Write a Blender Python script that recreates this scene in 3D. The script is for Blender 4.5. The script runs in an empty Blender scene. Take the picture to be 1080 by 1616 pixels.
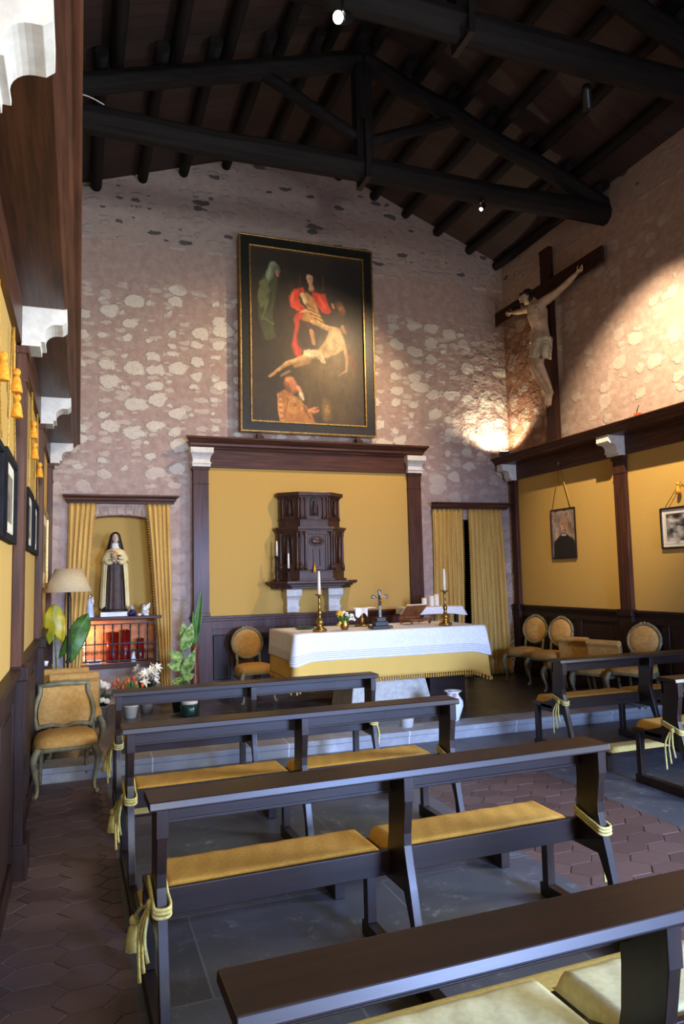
import bpy, bmesh, math, random
import numpy as np
from mathutils import Vector, Matrix
random.seed(7)
PI = math.pi
sc = bpy.context.scene
COL = sc.collection

# ------------------------------------------------------------------ camera
cam = bpy.data.cameras.new('camera'); camo = bpy.data.objects.new('camera', cam); COL.objects.link(camo)
cam.sensor_fit = 'VERTICAL'; cam.sensor_height = 36.0; cam.lens = 1139.88 / 1616 * 36.0
cam.clip_start = 0.05; cam.clip_end = 100
_y, _p, _r = math.radians(20.0307), math.radians(5.1013), math.radians(-1.2755)
_f = Vector((math.sin(_y) * math.cos(_p), math.cos(_y) * math.cos(_p), math.sin(_p)))
_rt = Vector((math.cos(_y), -math.sin(_y), 0)); _up = _rt.cross(_f)
_r2 = _rt * math.cos(_r) + _up * math.sin(_r); _u2 = -_rt * math.sin(_r) + _up * math.cos(_r)
M = Matrix((_r2, _u2, -_f)).transposed().to_4x4(); M.translation = Vector((0, 0, 1.75))
camo.matrix_world = M
sc.camera = camo

# ------------------------------------------------------------------ light and exposure
sc.view_settings.view_transform = 'Standard'; sc.view_settings.look = 'None'
sc.view_settings.gamma = 1.0; sc.view_settings.use_curve_mapping = False
sc.view_settings.exposure = -1.0
sc.cycles.use_denoising = True
sc.cycles.max_bounces = 8
sc.cycles.sample_clamp_indirect = 4.0
w = bpy.data.worlds.new('sky'); sc.world = w; w.use_nodes = True
w.node_tree.nodes['Background'].inputs[0].default_value = (0.55, 0.72, 1.0, 1)
w.node_tree.nodes['Background'].inputs[1].default_value = 1.2

XL, XR = -.39, 6.73
def lamp(name, kind, loc, target, energy, color, size=0.1, spot=None, blend=0.3, sy=None):
    d = bpy.data.lights.new(name, kind); d.energy = energy; d.color = color
    if kind == 'AREA':
        d.size = size
        if sy: d.shape = 'RECTANGLE'; d.size_y = sy
    else: d.shadow_soft_size = size
    if kind == 'SPOT': d.spot_size = math.radians(spot); d.spot_blend = blend
    o = bpy.data.objects.new(name, d); COL.objects.link(o); o.location = loc
    if target is not None:
        o.rotation_euler = (Vector(target) - Vector(loc)).to_track_quat('-Z', 'Y').to_euler()
    return o
d_ = lamp('added_window_light', 'AREA', (XR + .34, 1.75, 2.28), (XL, 4.6, 2.5), 700, (0.86, 0.94, 1.0), 2.2, sy=1.45); d_.data.spread = math.radians(110)  # light of an unseen window, added to brighten the left wall
d_ = lamp('added_rear_window_light', 'AREA', (.75, -5.72, 3.3), (0.0, 6.5, 3.3), 140, (0.95, 0.97, 1.0), 1.5, sy=1.3); d_.data.spread = math.radians(55)  # light of an unseen rear window, added to lift the left corbels and wall
WARM = (1.0, 0.72, 0.44); WARMW = (1.0, 0.83, 0.62)
d_ = lamp('door_sky_light', 'AREA', (4.45, -5.72, 2.25), (3.4, 2.0, -3.6), 3100, (0.32, 0.49, 1.0), 1.9, sy=2.3); d_.data.spread = math.radians(92)
d_ = lamp('door_ground_light', 'AREA', (4.45, -5.78, 1.2), (2.9, 6, 2.2), 250, (1.0, 0.94, 0.84), 1.9, sy=2.2); d_.data.spread = math.radians(150)
lamp('altar_spot', 'SPOT', (4.72, 7.45, 6.3), (2.5, 10.1, 3.0), 1450, WARM, 0.03, 92, 0.8)
lamp('wall_spot', 'SPOT', (4.62, 5.3, 6.22), (6.73, 7.0, 3.95), 4300, (1.0, 0.80, 0.56), 0.03, 50, 0.8)
lamp('nave_spot', 'SPOT', (1.97, 5.0, 6.3), (1.3, 4.0, 0.5), 230, WARMW, 0.03, 75, 0.6)
lamp('corner_flood', 'SPOT', (6.42, 9.92, 3.75), (6.5, 10.3, 5.0), 190, (1.0, 0.80, 0.56), 0.04, 150, 0.5)
lamp('niche_glow', 'POINT', (0.10, 10.42, 1.02), None, 14, (1.0, 0.60, 0.28), 0.03)

# ------------------------------------------------------------------ materials
def srgb(r, g, b):
    f = lambda c: (c / 255 / 12.92) if c / 255 <= 0.04045 else ((c / 255 + 0.055) / 1.055) ** 2.4
    return (f(r), f(g), f(b), 1)
class NT:
    def __init__(s, name):
        s.m = bpy.data.materials.new(name); s.m.use_nodes = True; s.t = s.m.node_tree
        s.b = s.t.nodes['Principled BSDF']; s.out = s.t.nodes['Material Output']
    def n(s, typ, **kw):
        o = s.t.nodes.new(typ)
        for k, v in kw.items(): setattr(o, k, v)
        return o
    def l(s, a, b): s.t.links.new(a, b)
    def val(s, node, i, v):
        if hasattr(v, 'is_linked') or isinstance(v, bpy.types.NodeSocket): s.l(v, node.inputs[i])
        else: node.inputs[i].default_value = v
    def math(s, op, a, b=0.0, c=None, clamp=False):
        o = s.n('ShaderNodeMath', operation=op); o.use_clamp = clamp
        s.val(o, 0, a); s.val(o, 1, b)
        if c is not None: s.val(o, 2, c)
        return o.outputs[0]
    def mix(s, f, a, b):
        o = s.n('ShaderNodeMix', data_type='RGBA'); s.val(o, 0, f); s.val(o, 6, a); s.val(o, 7, b); return o.outputs[2]
    def ramp(s, v, lo, hi):
        o = s.n('ShaderNodeMapRange', interpolation_type='SMOOTHSTEP'); s.val(o, 0, v); s.val(o, 1, lo); s.val(o, 2, hi); return o.outputs[0]
    def obj(s): return s.n('ShaderNodeTexCoord').outputs['Object']
    def mapv(s, v, sc_=(1, 1, 1), loc=(0, 0, 0), rot=(0, 0, 0)):
        o = s.n('ShaderNodeMapping'); s.l(v, o.inputs[0]); o.inputs[1].default_value = loc; o.inputs[2].default_value = rot; o.inputs[3].default_value = sc_; return o.outputs[0]
    def noise(s, v, scale, detail=4, rough=0.55):
        o = s.n('ShaderNodeTexNoise'); s.l(v, o.inputs['Vector']); o.inputs['Scale'].default_value = scale; o.inputs['Detail'].default_value = detail; o.inputs['Roughness'].default_value = rough; return o
    def bump(s, h, strength=0.3, dist=0.01):
        o = s.n('ShaderNodeBump'); s.val(o, 'Height', h); o.inputs['Strength'].default_value = strength; o.inputs['Distance'].default_value = dist; s.l(o.outputs[0], s.b.inputs['Normal'])
    def base(s, c): s.val(s.b, 'Base Color', c)
    def set(s, **kw):
        for k, v in kw.items(): s.b.inputs[k.replace('_', ' ')].default_value = v

def simple(name, c1, c2=None, rough=0.6, scale=8, stretch=(1, 1, 1), bump=0.0, metal=0.0, coat=0.0, sub=0.0, spec=0.5):
    k = NT(name); c2 = c2 or tuple(x * 0.8 for x in c1[:3]) + (1,)
    n = k.noise(k.mapv(k.obj(), stretch), scale, 5)
    k.base(k.mix(k.ramp(n.outputs[0], 0.3, 0.7), c1, c2))
    k.set(Roughness=rough, Metallic=metal, Coat_Weight=coat); k.b.inputs['Specular IOR Level'].default_value = spec
    if coat: k.set(Coat_Roughness=0.2)
    if sub: k.set(Subsurface_Weight=sub); k.b.inputs['Subsurface Radius'].default_value = (0.02, 0.01, 0.006)
    if bump: k.bump(n.outputs[0], bump, 0.005)
    return k.m
def wood(name, c1, c2, axis='x', rough=0.35, coat=0.25, bump=0.12, scale=1.0, spec=.5):
    spec = .36 if name.startswith('pew') else .2
    st = {'x': (1.2, 22, 22), 'y': (22, 1.2, 22), 'z': (22, 22, 1.2)}[axis]
    k = NT(name); o = k.obj()
    n = k.noise(k.mapv(o, tuple(a * scale for a in st)), 1.6, 6, 0.6); n2 = k.noise(o, 2.2, 3)
    f = k.math('ADD', k.math('MULTIPLY', k.ramp(n.outputs[0], 0.32, 0.68), 0.75), k.math('MULTIPLY', n2.outputs[0], 0.4), clamp=True)
    k.base(k.mix(f, c1, c2)); k.set(Roughness=rough, Coat_Weight=coat, Coat_Roughness=0.22)
    k.b.inputs['Specular IOR Level'].default_value = spec
    k.bump(n.outputs[0], bump, 0.003)
    return k.m

MPEW = {a: wood('pew_wood_' + a, srgb(42, 23, 14), srgb(20, 12, 8), a, 0.40, 0.10) for a in 'xyz'}
MTRIM = {a: wood('trim_wood_' + a, srgb(94, 56, 38), srgb(52, 31, 22), a, 0.45, 0.08) for a in 'xyz'}
MDARK = {a: wood('dark_wood_' + a, srgb(54, 33, 26), srgb(29, 19, 16), a, 0.5, 0.06) for a in 'xyz'}
MBEAM = {a: wood('beam_wood_' + a, srgb(32, 27, 24), srgb(17, 15, 14), a, 0.8, 0.0, 0.5, 0.6) for a in 'xyz'}
MRED = wood('red_brown_wood', srgb(84, 47, 31), srgb(46, 27, 20), 'z', .5, .06)
MCARVE = wood('carved_walnut', srgb(84, 52, 38), srgb(44, 28, 22), 'z', 0.4, 0.2, 0.2)
MCROSS = wood('cross_wood', srgb(70, 38, 26), srgb(40, 22, 16), 'z', 0.6, 0.0)
MYEL = simple('yellow_cushion', srgb(198, 152, 62), srgb(184, 136, 50), 0.85, 60, bump=0.15)
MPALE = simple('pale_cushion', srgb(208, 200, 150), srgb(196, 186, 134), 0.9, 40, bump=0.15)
MPAD = simple('kneeler_cloth', srgb(206, 182, 104), srgb(190, 164, 86), 0.9, 40, bump=0.15)
MDAM = simple('gold_upholstery', srgb(192, 148, 76), srgb(174, 126, 58), 0.75, 30, bump=0.1)
MFAB = simple('yellow_wall_cloth', srgb(194, 156, 80), srgb(186, 148, 73), 0.9, 120, bump=0.08)
MWHITEP = simple('white_plaster', srgb(226, 222, 212), srgb(206, 202, 192), 0.8, 14, bump=0.1)
MLINEN = simple('white_linen', srgb(236, 234, 230), srgb(226, 224, 222), 0.9, 30, bump=0.1)
MYCLOTH = simple('yellow_altar_cloth', srgb(222, 182, 92), srgb(216, 174, 84), 0.85, 120, bump=0.04)
MGOLDTHREAD = simple('gold_thread', srgb(214, 170, 70), srgb(170, 120, 40), 0.7, 60)
MCORD = simple('pale_cord', srgb(212, 198, 120), srgb(180, 160, 84), 0.8, 80, bump=0.2)
MORANGE = simple('orange_tassel', srgb(236, 168, 40), srgb(200, 124, 20), 0.8, 60)
MGREY = simple('grey_green_paint', srgb(128, 118, 84), srgb(98, 90, 62), 0.6, 14, bump=0.1)
MFRAME = simple('black_picture_frame', srgb(26, 26, 30), srgb(16, 16, 19), .7, 10, spec=.15)
MBRASS = simple('brass', srgb(176, 140, 72), srgb(120, 90, 44), 0.3, 20, metal=0.9)
MGILT = simple('gilt', srgb(200, 164, 96), srgb(150, 114, 60), 0.35, 30, metal=0.8)
MIRON = simple('black_iron', srgb(46, 40, 38), srgb(26, 24, 24), 0.5, 20, metal=0.4)
MBLACK = simple('black_paint', srgb(20, 20, 22), srgb(14, 14, 16), 0.35, 10)
MWAX = simple('candle_wax', srgb(240, 232, 210), srgb(230, 220, 196), 0.5, 6, sub=0.3)
MREDWAX = simple('red_glass', srgb(140, 20, 14), srgb(96, 12, 10), 0.25, 6)
MSTONE = simple('pale_stone', srgb(206, 202, 190), srgb(180, 176, 164), 0.8, 18, bump=0.3)
MGREENF = simple('black_green_frame', srgb(30, 32, 27), srgb(18, 20, 17), 0.4, 20)
MSKIN = simple('painted_skin', srgb(206, 184, 160), srgb(186, 160, 134), 0.55, 6, sub=0.1)
MCORPUS = simple('carved_body_paint', srgb(204, 178, 144), srgb(168, 138, 104), 0.5, 7)
MLOIN = simple('loincloth_paint', srgb(214, 204, 176), srgb(186, 174, 144), 0.7, 10)
MHAIR = simple('dark_hair', srgb(60, 40, 28), srgb(34, 24, 18), 0.6, 30)
MHABIT = simple('brown_habit', srgb(74, 54, 44), srgb(54, 40, 34), 0.6, 12)
MMANTLE = simple('cream_mantle', srgb(226, 212, 160), srgb(206, 190, 134), 0.6, 8)
MVEIL = simple('black_veil', srgb(26, 24, 26), srgb(18, 17, 18), 0.5, 8)
MPINK = simple('rose_petals', srgb(212, 160, 140), srgb(190, 130, 110), 0.7, 20)
MWHITE = simple('white_glaze', srgb(228, 226, 220), srgb(216, 214, 208), 0.3, 6)
MBLUE = simple('pale_blue_glaze', srgb(160, 178, 214), srgb(196, 204, 222), 0.4, 12)
MNAVY = simple('navy_glaze', srgb(34, 38, 92), srgb(24, 26, 60), 0.3, 12)
MLEAF = simple('green_leaf', srgb(84, 124, 44), srgb(46, 84, 26), 0.4, 9)
MLEAFV = simple('variegated_leaf', srgb(176, 196, 110), srgb(70, 110, 44), 0.4, 22)
MLEAFY = simple('yellow_leaf', srgb(196, 176, 34), srgb(150, 150, 36), 0.4, 8)
MLEAFD = simple('dark_leaf', srgb(40, 66, 28), srgb(24, 42, 20), 0.5, 14)
MWFLOW = simple('white_petals', srgb(236, 230, 214), srgb(222, 208, 180), 0.6, 20)
MLILY = simple('cream_petals', srgb(232, 214, 160), srgb(240, 236, 220), 0.6, 12)
MTULIP = simple('red_tulip', srgb(200, 66, 34), srgb(224, 120, 50), 0.5, 14)
MROSE = simple('yellow_rose', srgb(238, 196, 70), srgb(222, 164, 40), 0.6, 14)
MPOT = simple('grey_pot', srgb(120, 116, 108), srgb(96, 92, 86), 0.6, 10)
MTERRA = simple('brown_ceramic', srgb(120, 70, 40), srgb(84, 46, 28), 0.35, 8)
MGREENJ = simple('green_jar', srgb(24, 62, 48), srgb(16, 44, 36), 0.25, 8)
MSHADE = simple('beige_shade', srgb(196, 176, 136), srgb(184, 162, 122), 0.85, 60, bump=0.05)
MBOOK = simple('book_wood', srgb(140, 84, 44), srgb(104, 58, 28), 0.45, 14)
MPAPER = simple('paper', srgb(232, 224, 206), srgb(222, 212, 190), 0.8, 10)

def emit(name, col, s):
    k = NT(name); k.set(Roughness=0.4); k.base(col); k.b.inputs['Emission Color'].default_value = col; k.b.inputs['Emission Strength'].default_value = s; return k.m
MLENS = emit('lamp_lens', (1, 0.97, 0.92, 1), 20)
MBULB = emit('candle_bulb', (1, 0.55, 0.2, 1), 25)
MFLOOD = emit('flood_lens', (1, 0.86, 0.62, 1), 18)

def curtain_mat():
    k = NT('gold_damask_curtain'); o = k.obj()
    n = k.noise(k.mapv(o, (30, 30, 1.0)), 1.2, 3); n2 = k.noise(o, 26, 4)
    f = k.math('ADD', k.math('MULTIPLY', k.ramp(n.outputs[0], .35, .65), .6), k.math('MULTIPLY', n2.outputs[0], .5), clamp=True)
    k.base(k.mix(f, srgb(216, 178, 92), srgb(178, 134, 52))); k.set(Roughness=0.6); k.b.inputs['Sheen Weight'].default_value = 0.2
    k.bump(n2.outputs[0], .1, .004); return k.m
MCURT = curtain_mat()

def stone_wall(name, axis, mortar, density=0.25, plain=(5.9, 6.5), low=2.6, bumpd=0.03, brown=None, con=.85, rough=(5.4, 6.6)):
    k = NT(name); o = k.obj(); sx = k.n('ShaderNodeSeparateXYZ'); k.l(o, sx.inputs[0])
    U = sx.outputs[0] if axis == 'x' else sx.outputs[1]; V = sx.outputs[2]
    cb = k.n('ShaderNodeCombineXYZ'); k.l(U, cb.inputs[0]); k.l(V, cb.inputs[1])
    P = cb.outputs[0]
    wn = k.noise(P, 5.0, 3); vm = k.n('ShaderNodeVectorMath', operation='MULTIPLY_ADD'); k.l(wn.outputs['Color'], vm.inputs[0]); vm.inputs[1].default_value = (.22, .10, 0); k.l(P, vm.inputs[2])
    PD = vm.outputs[0]
    def stones(scx, scz, rmin, rmax, dens, seed):
        v = k.n('ShaderNodeTexVoronoi', voronoi_dimensions='2D', feature='F1'); k.l(k.mapv(PD, (scx, scz, 1), (seed, seed * .7, 0)), v.inputs['Vector']); v.inputs['Scale'].default_value = 1; v.inputs['Randomness'].default_value = .75
        sr = k.n('ShaderNodeSeparateColor'); k.l(v.outputs['Color'], sr.inputs[0])
        r = k.ramp(sr.outputs[0], dens, 1.0)
        rad = k.math('MULTIPLY_ADD', r, rmax - rmin, rmin)
        on = k.math('GREATER_THAN', sr.outputs[0], dens)
        fn = k.noise(P, 22, 4, .7)
        dd = k.math('ADD', v.outputs['Distance'], k.math('ADD', k.math('MULTIPLY_ADD', fn.outputs[0], .36, -.18), k.math('MULTIPLY_ADD', wn.outputs[0], .5, -.25)))
        m = k.math('MULTIPLY', k.ramp(k.math('SUBTRACT', rad, dd), -.03, .09), on)
        return m, sr.outputs[1], sr.outputs[2]
    fine = k.noise(P, 60, 5, .7); mid = k.noise(P, 9, 5, .65); big = k.noise(P, 1.1, 4, .6)
    m1, c1, c2 = stones(3.2, 4.9, .18, .52, density, 3.1)
    m2, d1, d2 = stones(4.6, 11., .12, .50, density + .12, 11.7)
    # wall zones: random rubble below, a plain plaster course, smaller grey rubble above
    Vn = k.math('ADD', V, k.math('MULTIPLY_ADD', big.outputs[0], .5, -.25))
    upper = k.ramp(V, plain[1] - .03, plain[1] + .05)
    lowmask = k.ramp(Vn, low - .1, low + .7)
    plainm = k.math('MULTIPLY', k.ramp(Vn, plain[0] - .1, plain[0] + .05), k.math('SUBTRACT', 1, upper))
    lo = k.math('MULTIPLY', k.math('MULTIPLY', m1, k.math('MULTIPLY_ADD', lowmask, .75, .25)), k.math('SUBTRACT', 1, k.math('MAXIMUM', plainm, upper)))
    lo2 = k.math('MULTIPLY', k.math('MULTIPLY', m2, .55 * con), k.math('MULTIPLY', lowmask, k.math('SUBTRACT', 1, k.math('MAXIMUM', plainm, upper))))
    hi = k.math('MULTIPLY', m2, upper)
    mort = k.mix(k.ramp(mid.outputs[0], .3, .7), mortar[0], mortar[1])
    mort = k.mix(k.math('MULTIPLY', upper, .4), mort, mortar[2])
    if brown:
        bm = k.math('MULTIPLY', k.ramp(k.math('ADD', U, k.math('MULTIPLY', mid.outputs[0], .5)), brown[0] + .2, brown[0] + .5), k.math('SUBTRACT', 1, k.ramp(V, brown[1], brown[1] + .4)))
        mort = k.mix(k.math('MULTIPLY', bm, .8), mort, brown[2])
    st = k.mix(c1, srgb(222, 216, 200), srgb(232, 222, 202)); st = k.mix(k.ramp(fine.outputs[0], .35, .75), st, srgb(186, 176, 166))
    col = k.mix(k.math('MULTIPLY', lo, con), mort, st); col = k.mix(lo2, col, st)
    dk = k.math('GREATER_THAN', d1, .78)
    up = k.mix(dk, k.mix(d2, srgb(150, 144, 140), srgb(170, 164, 158)), srgb(64, 62, 66))
    col = k.mix(k.math('MULTIPLY', hi, k.math('MULTIPLY_ADD', dk, .45, .4)), col, up)
    dirt = k.ramp(k.noise(P, 2.4, 6, .7).outputs[0], .55, .8); col = k.mix(k.math('MULTIPLY', dirt, .25), col, srgb(150, 138, 96))
    k.base(col); k.set(Roughness=0.92); k.b.inputs['Specular IOR Level'].default_value = .25
    h = k.math('ADD', k.math('MULTIPLY', lo, .5), k.math('ADD', k.math('MULTIPLY', lo2, .4), k.math('MULTIPLY', hi, .45)))
    h = k.math('ADD', h, k.math('ADD', k.math('MULTIPLY', mid.outputs[0], .9), k.math('MULTIPLY', fine.outputs[0], .18)))
    rg = k.math('MULTIPLY', k.ramp(k.math('ADD', U, k.math('MULTIPLY', big.outputs[0], .8)), rough[0] + .4, rough[1] + .4), k.math('SUBTRACT', 1, k.ramp(Vn, 5.0, 6.2)))
    rn = k.noise(PD, 4.2, 6, .62)
    h = k.math('ADD', h, k.math('MULTIPLY', k.math('MULTIPLY', rg, rn.outputs[0]), .27 / bumpd))
    k.bump(h, .8, bumpd); return k.m
MWB = stone_wall('rubble_wall_back', 'x', (srgb(180, 158, 146), srgb(162, 138, 128), srgb(166, 156, 146)), .2, (5.92, 6.52), 2.9, .03)
MWR = stone_wall('rubble_wall_side', 'y', (srgb(178, 152, 136), srgb(158, 132, 118), srgb(150, 138, 130)), .5, (6.2, 6.5), 3.2, .016, (8.9, 5.7, srgb(122, 80, 54)), .26, (8.9, 9.7))

def slate_mat(name, a, b, line, period, rough):
    k = NT(name); o = k.obj()
    br = k.n('ShaderNodeTexBrick'); k.l(k.mapv(o, (1, 1, 1)), br.inputs[0]); br.offset = .5
    for i, c in ((1, a), (2, b), (3, line)): br.inputs[i].default_value = c
    br.inputs['Scale'].default_value = 1; br.inputs['Mortar Size'].default_value = .006; br.inputs['Brick Width'].default_value = period[0]; br.inputs['Row Height'].default_value = period[1]
    n = k.noise(o, 3, 6, .65); n2 = k.noise(o, 14, 5, .7)
    c = k.mix(k.ramp(n.outputs[0], .45, .8), br.outputs[0], k.mix(n2.outputs[0], a, line))
    sp = k.math('MULTIPLY', k.ramp(n2.outputs[0], .52, .72), k.ramp(n.outputs[0], .42, .62)); c = k.mix(k.math('MULTIPLY', sp, .75), c, srgb(150, 154, 160))
    k.base(c); k.set(Roughness=rough); k.bump(k.math('ADD', n2.outputs[0], k.math('MULTIPLY', br.outputs['Fac'], -1.5)), .25, .006); return k.m
MSLATE = slate_mat('slate_flags', srgb(84, 87, 94), srgb(70, 73, 80), srgb(106, 108, 114), (1.1, .8), .42)
MPLAT = slate_mat('platform_slate', srgb(64, 60, 58), srgb(54, 50, 48), srgb(104, 98, 94), (1.4, .9), .35)
MSTEP = slate_mat('step_stone', srgb(150, 150, 150), srgb(130, 130, 132), srgb(196, 196, 196), (1.3, 3), .55)
def tile_mat():
    k = NT('terracotta_tiles'); at = k.n('ShaderNodeAttribute', attribute_name='tone'); o = k.obj()
    n = k.noise(o, 18, 5, .7)
    f = k.math('ADD', k.math('MULTIPLY', at.outputs['Fac'], .7), k.math('MULTIPLY', n.outputs[0], .4), clamp=True)
    k.base(k.mix(f, srgb(78, 59, 57), srgb(102, 80, 76))); k.set(Roughness=.5); k.bump(n.outputs[0], .2, .004); return k.m
MTILE = tile_mat(); MGROUT = simple('grout', srgb(140, 132, 130), srgb(112, 106, 104), .9, 30)
def board_mat():
    k = NT('roof_boards'); o = k.obj(); sx = k.n('ShaderNodeSeparateXYZ'); k.l(o, sx.inputs[0])
    q = k.math('DIVIDE', sx.outputs[1], .17); fr = k.math('FRACT', q); fl = k.math('FLOOR', q)
    wn = k.n('ShaderNodeTexWhiteNoise', noise_dimensions='1D'); k.l(fl, wn.inputs['W'])
    g = k.math('LESS_THAN', k.math('MINIMUM', fr, k.math('SUBTRACT', 1, fr)), .03)
    n = k.noise(k.mapv(o, (1, 14, 1)), 3, 5, .6)
    c = k.mix(wn.outputs[0], srgb(54, 34, 27), srgb(38, 25, 20)); c = k.mix(k.math('MULTIPLY', n.outputs[0], .5), c, srgb(48, 34, 30)); c = k.mix(g, c, srgb(18, 13, 12))
    k.base(c); k.set(Roughness=.75); k.bump(k.math('SUBTRACT', n.outputs[0], g), .4, .006); return k.m
MBOARD = board_mat()
MYWALL = MFAB

# ------------------------------------------------------------------ mesh helpers
class MB:
    def __init__(s): s.v, s.f, s.mi, s.sm = [], [], [], []
    def add(s, vs, fs, mi=0, smooth=False):
        o = len(s.v); s.v += [tuple(p) for p in vs]
        for f in fs: s.f.append(tuple(o + i for i in f)); s.mi.append(mi); s.sm.append(smooth)
        return s
    def box(s, x0, x1, y0, y1, z0, z1, mi=0):
        v = [(x, y, z) for x in (x0, x1) for y in (y0, y1) for z in (z0, z1)]
        return s.add(v, [(0, 1, 3, 2), (4, 6, 7, 5), (0, 4, 5, 1), (2, 3, 7, 6), (0, 2, 6, 4), (1, 5, 7, 3)], mi)
    def prism(s, pts, axis, a, b, mi=0, smooth=False):
        n = len(pts); mk = {'x': lambda p, t: (t, p[0], p[1]), 'y': lambda p, t: (p[0], t, p[1]), 'z': lambda p, t: (p[0], p[1], t)}[axis]
        v = [mk(p, a) for p in pts] + [mk(p, b) for p in pts]
        s.add(v, [tuple(range(n)), tuple(range(2 * n - 1, n - 1, -1))], mi)
        return s.add(v, [(i, i + n, (i + 1) % n + n, (i + 1) % n) for i in range(n)], mi, smooth)
    def lathe(s, prof, c=(0, 0, 0), seg=20, mi=0, sx=1, sy=1, smooth=True):
        v = []; n = len(prof)
        for r, z in prof:
            for k in range(seg):
                a = 2 * PI * k / seg; v.append((c[0] + r * sx * math.cos(a), c[1] + r * sy * math.sin(a), c[2] + z))
        f = [(i * seg + k, i * seg + (k + 1) % seg, (i + 1) * seg + (k + 1) % seg, (i + 1) * seg + k) for i in range(n - 1) for k in range(seg)]
        s.add(v, f, mi, smooth)
        s.add(v[:seg], [tuple(range(seg))[::-1]], mi); return s.add(v[-seg:], [tuple(range(seg))], mi)
    def tube(s, pts, r, seg=8, mi=0, smooth=True, flat=None):
        pts = [Vector(p) for p in pts]; n = len(pts)
        rs = list(r) if hasattr(r, '__len__') else [r] * n
        v = []; prev = None
        for i, p in enumerate(pts):
            t = (pts[min(i + 1, n - 1)] - pts[max(i - 1, 0)]); t = t.normalized() if t.length > 1e-9 else Vector((0, 0, 1))
            if prev is None:
                a = Vector((0, 0, 1)) if abs(t.z) < .9 else Vector((1, 0, 0)); u = t.cross(a).normalized()
            else:
                u = prev - t * prev.dot(t); u = u.normalized() if u.length > 1e-6 else t.cross(Vector((1, 0.3, 0))).normalized()
            prev = u; w_ = t.cross(u)
            ra, rb = (rs[i] if not isinstance(rs[i], tuple) else rs[i][0]), (rs[i] if not isinstance(rs[i], tuple) else rs[i][1])
            for k in range(seg):
                q = 2 * PI * k / seg; v.append(p + u * (ra * math.cos(q)) + w_ * (rb * math.sin(q)))
        f = [(i * seg + k, i * seg + (k + 1) % seg, (i + 1) * seg + (k + 1) % seg, (i + 1) * seg + k) for i in range(n - 1) for k in range(seg)]
        s.add(v, f, mi, smooth); s.add(v[:seg], [tuple(range(seg))[::-1]], mi); return s.add(v[-seg:], [tuple(range(seg))], mi)
    def ball(s, c, r, seg=14, mi=0):
        r = r if hasattr(r, '__len__') else (r, r, r); n = max(5, seg // 2)
        prof = [(math.sin(PI * i / n), -math.cos(PI * i / n)) for i in range(n + 1)]
        prof[0] = (.02, -1); prof[-1] = (.02, 1)
        v = []
        for q, z in prof:
            for k in range(seg): a = 2 * PI * k / seg; v.append((c[0] + r[0] * q * math.cos(a), c[1] + r[1] * q * math.sin(a), c[2] + r[2] * z))
        f = [(i * seg + k, i * seg + (k + 1) % seg, (i + 1) * seg + (k + 1) % seg, (i + 1) * seg + k) for i in range(n) for k in range(seg)]
        s.add(v, f, mi, True); s.add(v[:seg], [tuple(range(seg))[::-1]], mi); return s.add(v[-seg:], [tuple(range(seg))], mi)
    def grid(s, fn, nu, nv, closeu=False, mi=0, smooth=True):
        v = []; cu = nu if closeu else nu + 1
        for j in range(nv + 1):
            for i in range(cu): v.append(tuple(fn(i / nu, j / nv)))
        f = []
        for j in range(nv):
            for i in range(nu):
                a, b = j * cu + i, j * cu + (i + 1) % cu; f.append((a, b, b + cu, a + cu))
        return s.add(v, f, mi, smooth)
    def build(s, name, mat, parent=None, bevel=0, solid=0, sub=0, loc=None, rz=None, segs=2, remesh=0, smoothit=0):
        me = bpy.data.meshes.new(name); me.from_pydata(s.v, [], s.f)
        for m_ in (mat if isinstance(mat, (list, tuple)) else [mat]): me.materials.append(m_)
        me.polygons.foreach_set('material_index', s.mi); me.polygons.foreach_set('use_smooth', s.sm)
        bm = bmesh.new(); bm.from_mesh(me); bmesh.ops.remove_doubles(bm, verts=bm.verts, dist=1e-6)
        if not solid: bmesh.ops.recalc_face_normals(bm, faces=bm.faces)
        bm.to_mesh(me); bm.free()
        o = bpy.data.objects.new(name, me); COL.objects.link(o)
        if parent is not None: o.parent = parent
        if loc is not None: o.location = loc
        if rz is not None: o.rotation_euler = (0, 0, rz)
        if solid: md = o.modifiers.new('s', 'SOLIDIFY'); md.thickness = solid; md.offset = 0
        if remesh:
            md = o.modifiers.new('r', 'REMESH'); md.mode = 'VOXEL'; md.voxel_size = remesh; md.use_smooth_shade = True
            if smoothit: md = o.modifiers.new('sm', 'SMOOTH'); md.iterations = smoothit; md.factor = .5
        if bevel: md = o.modifiers.new('b', 'BEVEL'); md.width = bevel; md.segments = segs; md.limit_method = 'ANGLE'; md.angle_limit = .6
        if sub: md = o.modifiers.new('u', 'SUBSURF'); md.levels = sub; md.render_levels = sub
        return o
def tag(o, label, cat, group=None):
    o['label'] = label; o['category'] = cat
    if group: o['group'] = group
    return o
def struct(o): o['kind'] = 'structure'; return o
def thing(name, label, cat, loc=(0, 0, 0), rz=0, group=None):
    o = bpy.data.objects.new(name, None); COL.objects.link(o); o.location = loc; o.rotation_euler = (0, 0, rz); o.empty_display_size = .1
    return tag(o, label, cat, group)
def kids(o): return [c for c in bpy.data.objects if c.parent == o]
def copy_tree(o, parent=None):
    c = o.copy(); COL.objects.link(c)
    if parent is not None: c.parent = parent
    for ch in kids(o): copy_tree(ch, c)
    return c
def place(proto, used, loc, rz, label, group=None):
    o = proto if not used else copy_tree(proto)
    o.location = loc; o.rotation_euler = (0, 0, rz); o['label'] = label
    if group: o['group'] = group
    return o
def lerp(a, b, t): return a + (b - a) * t
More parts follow.
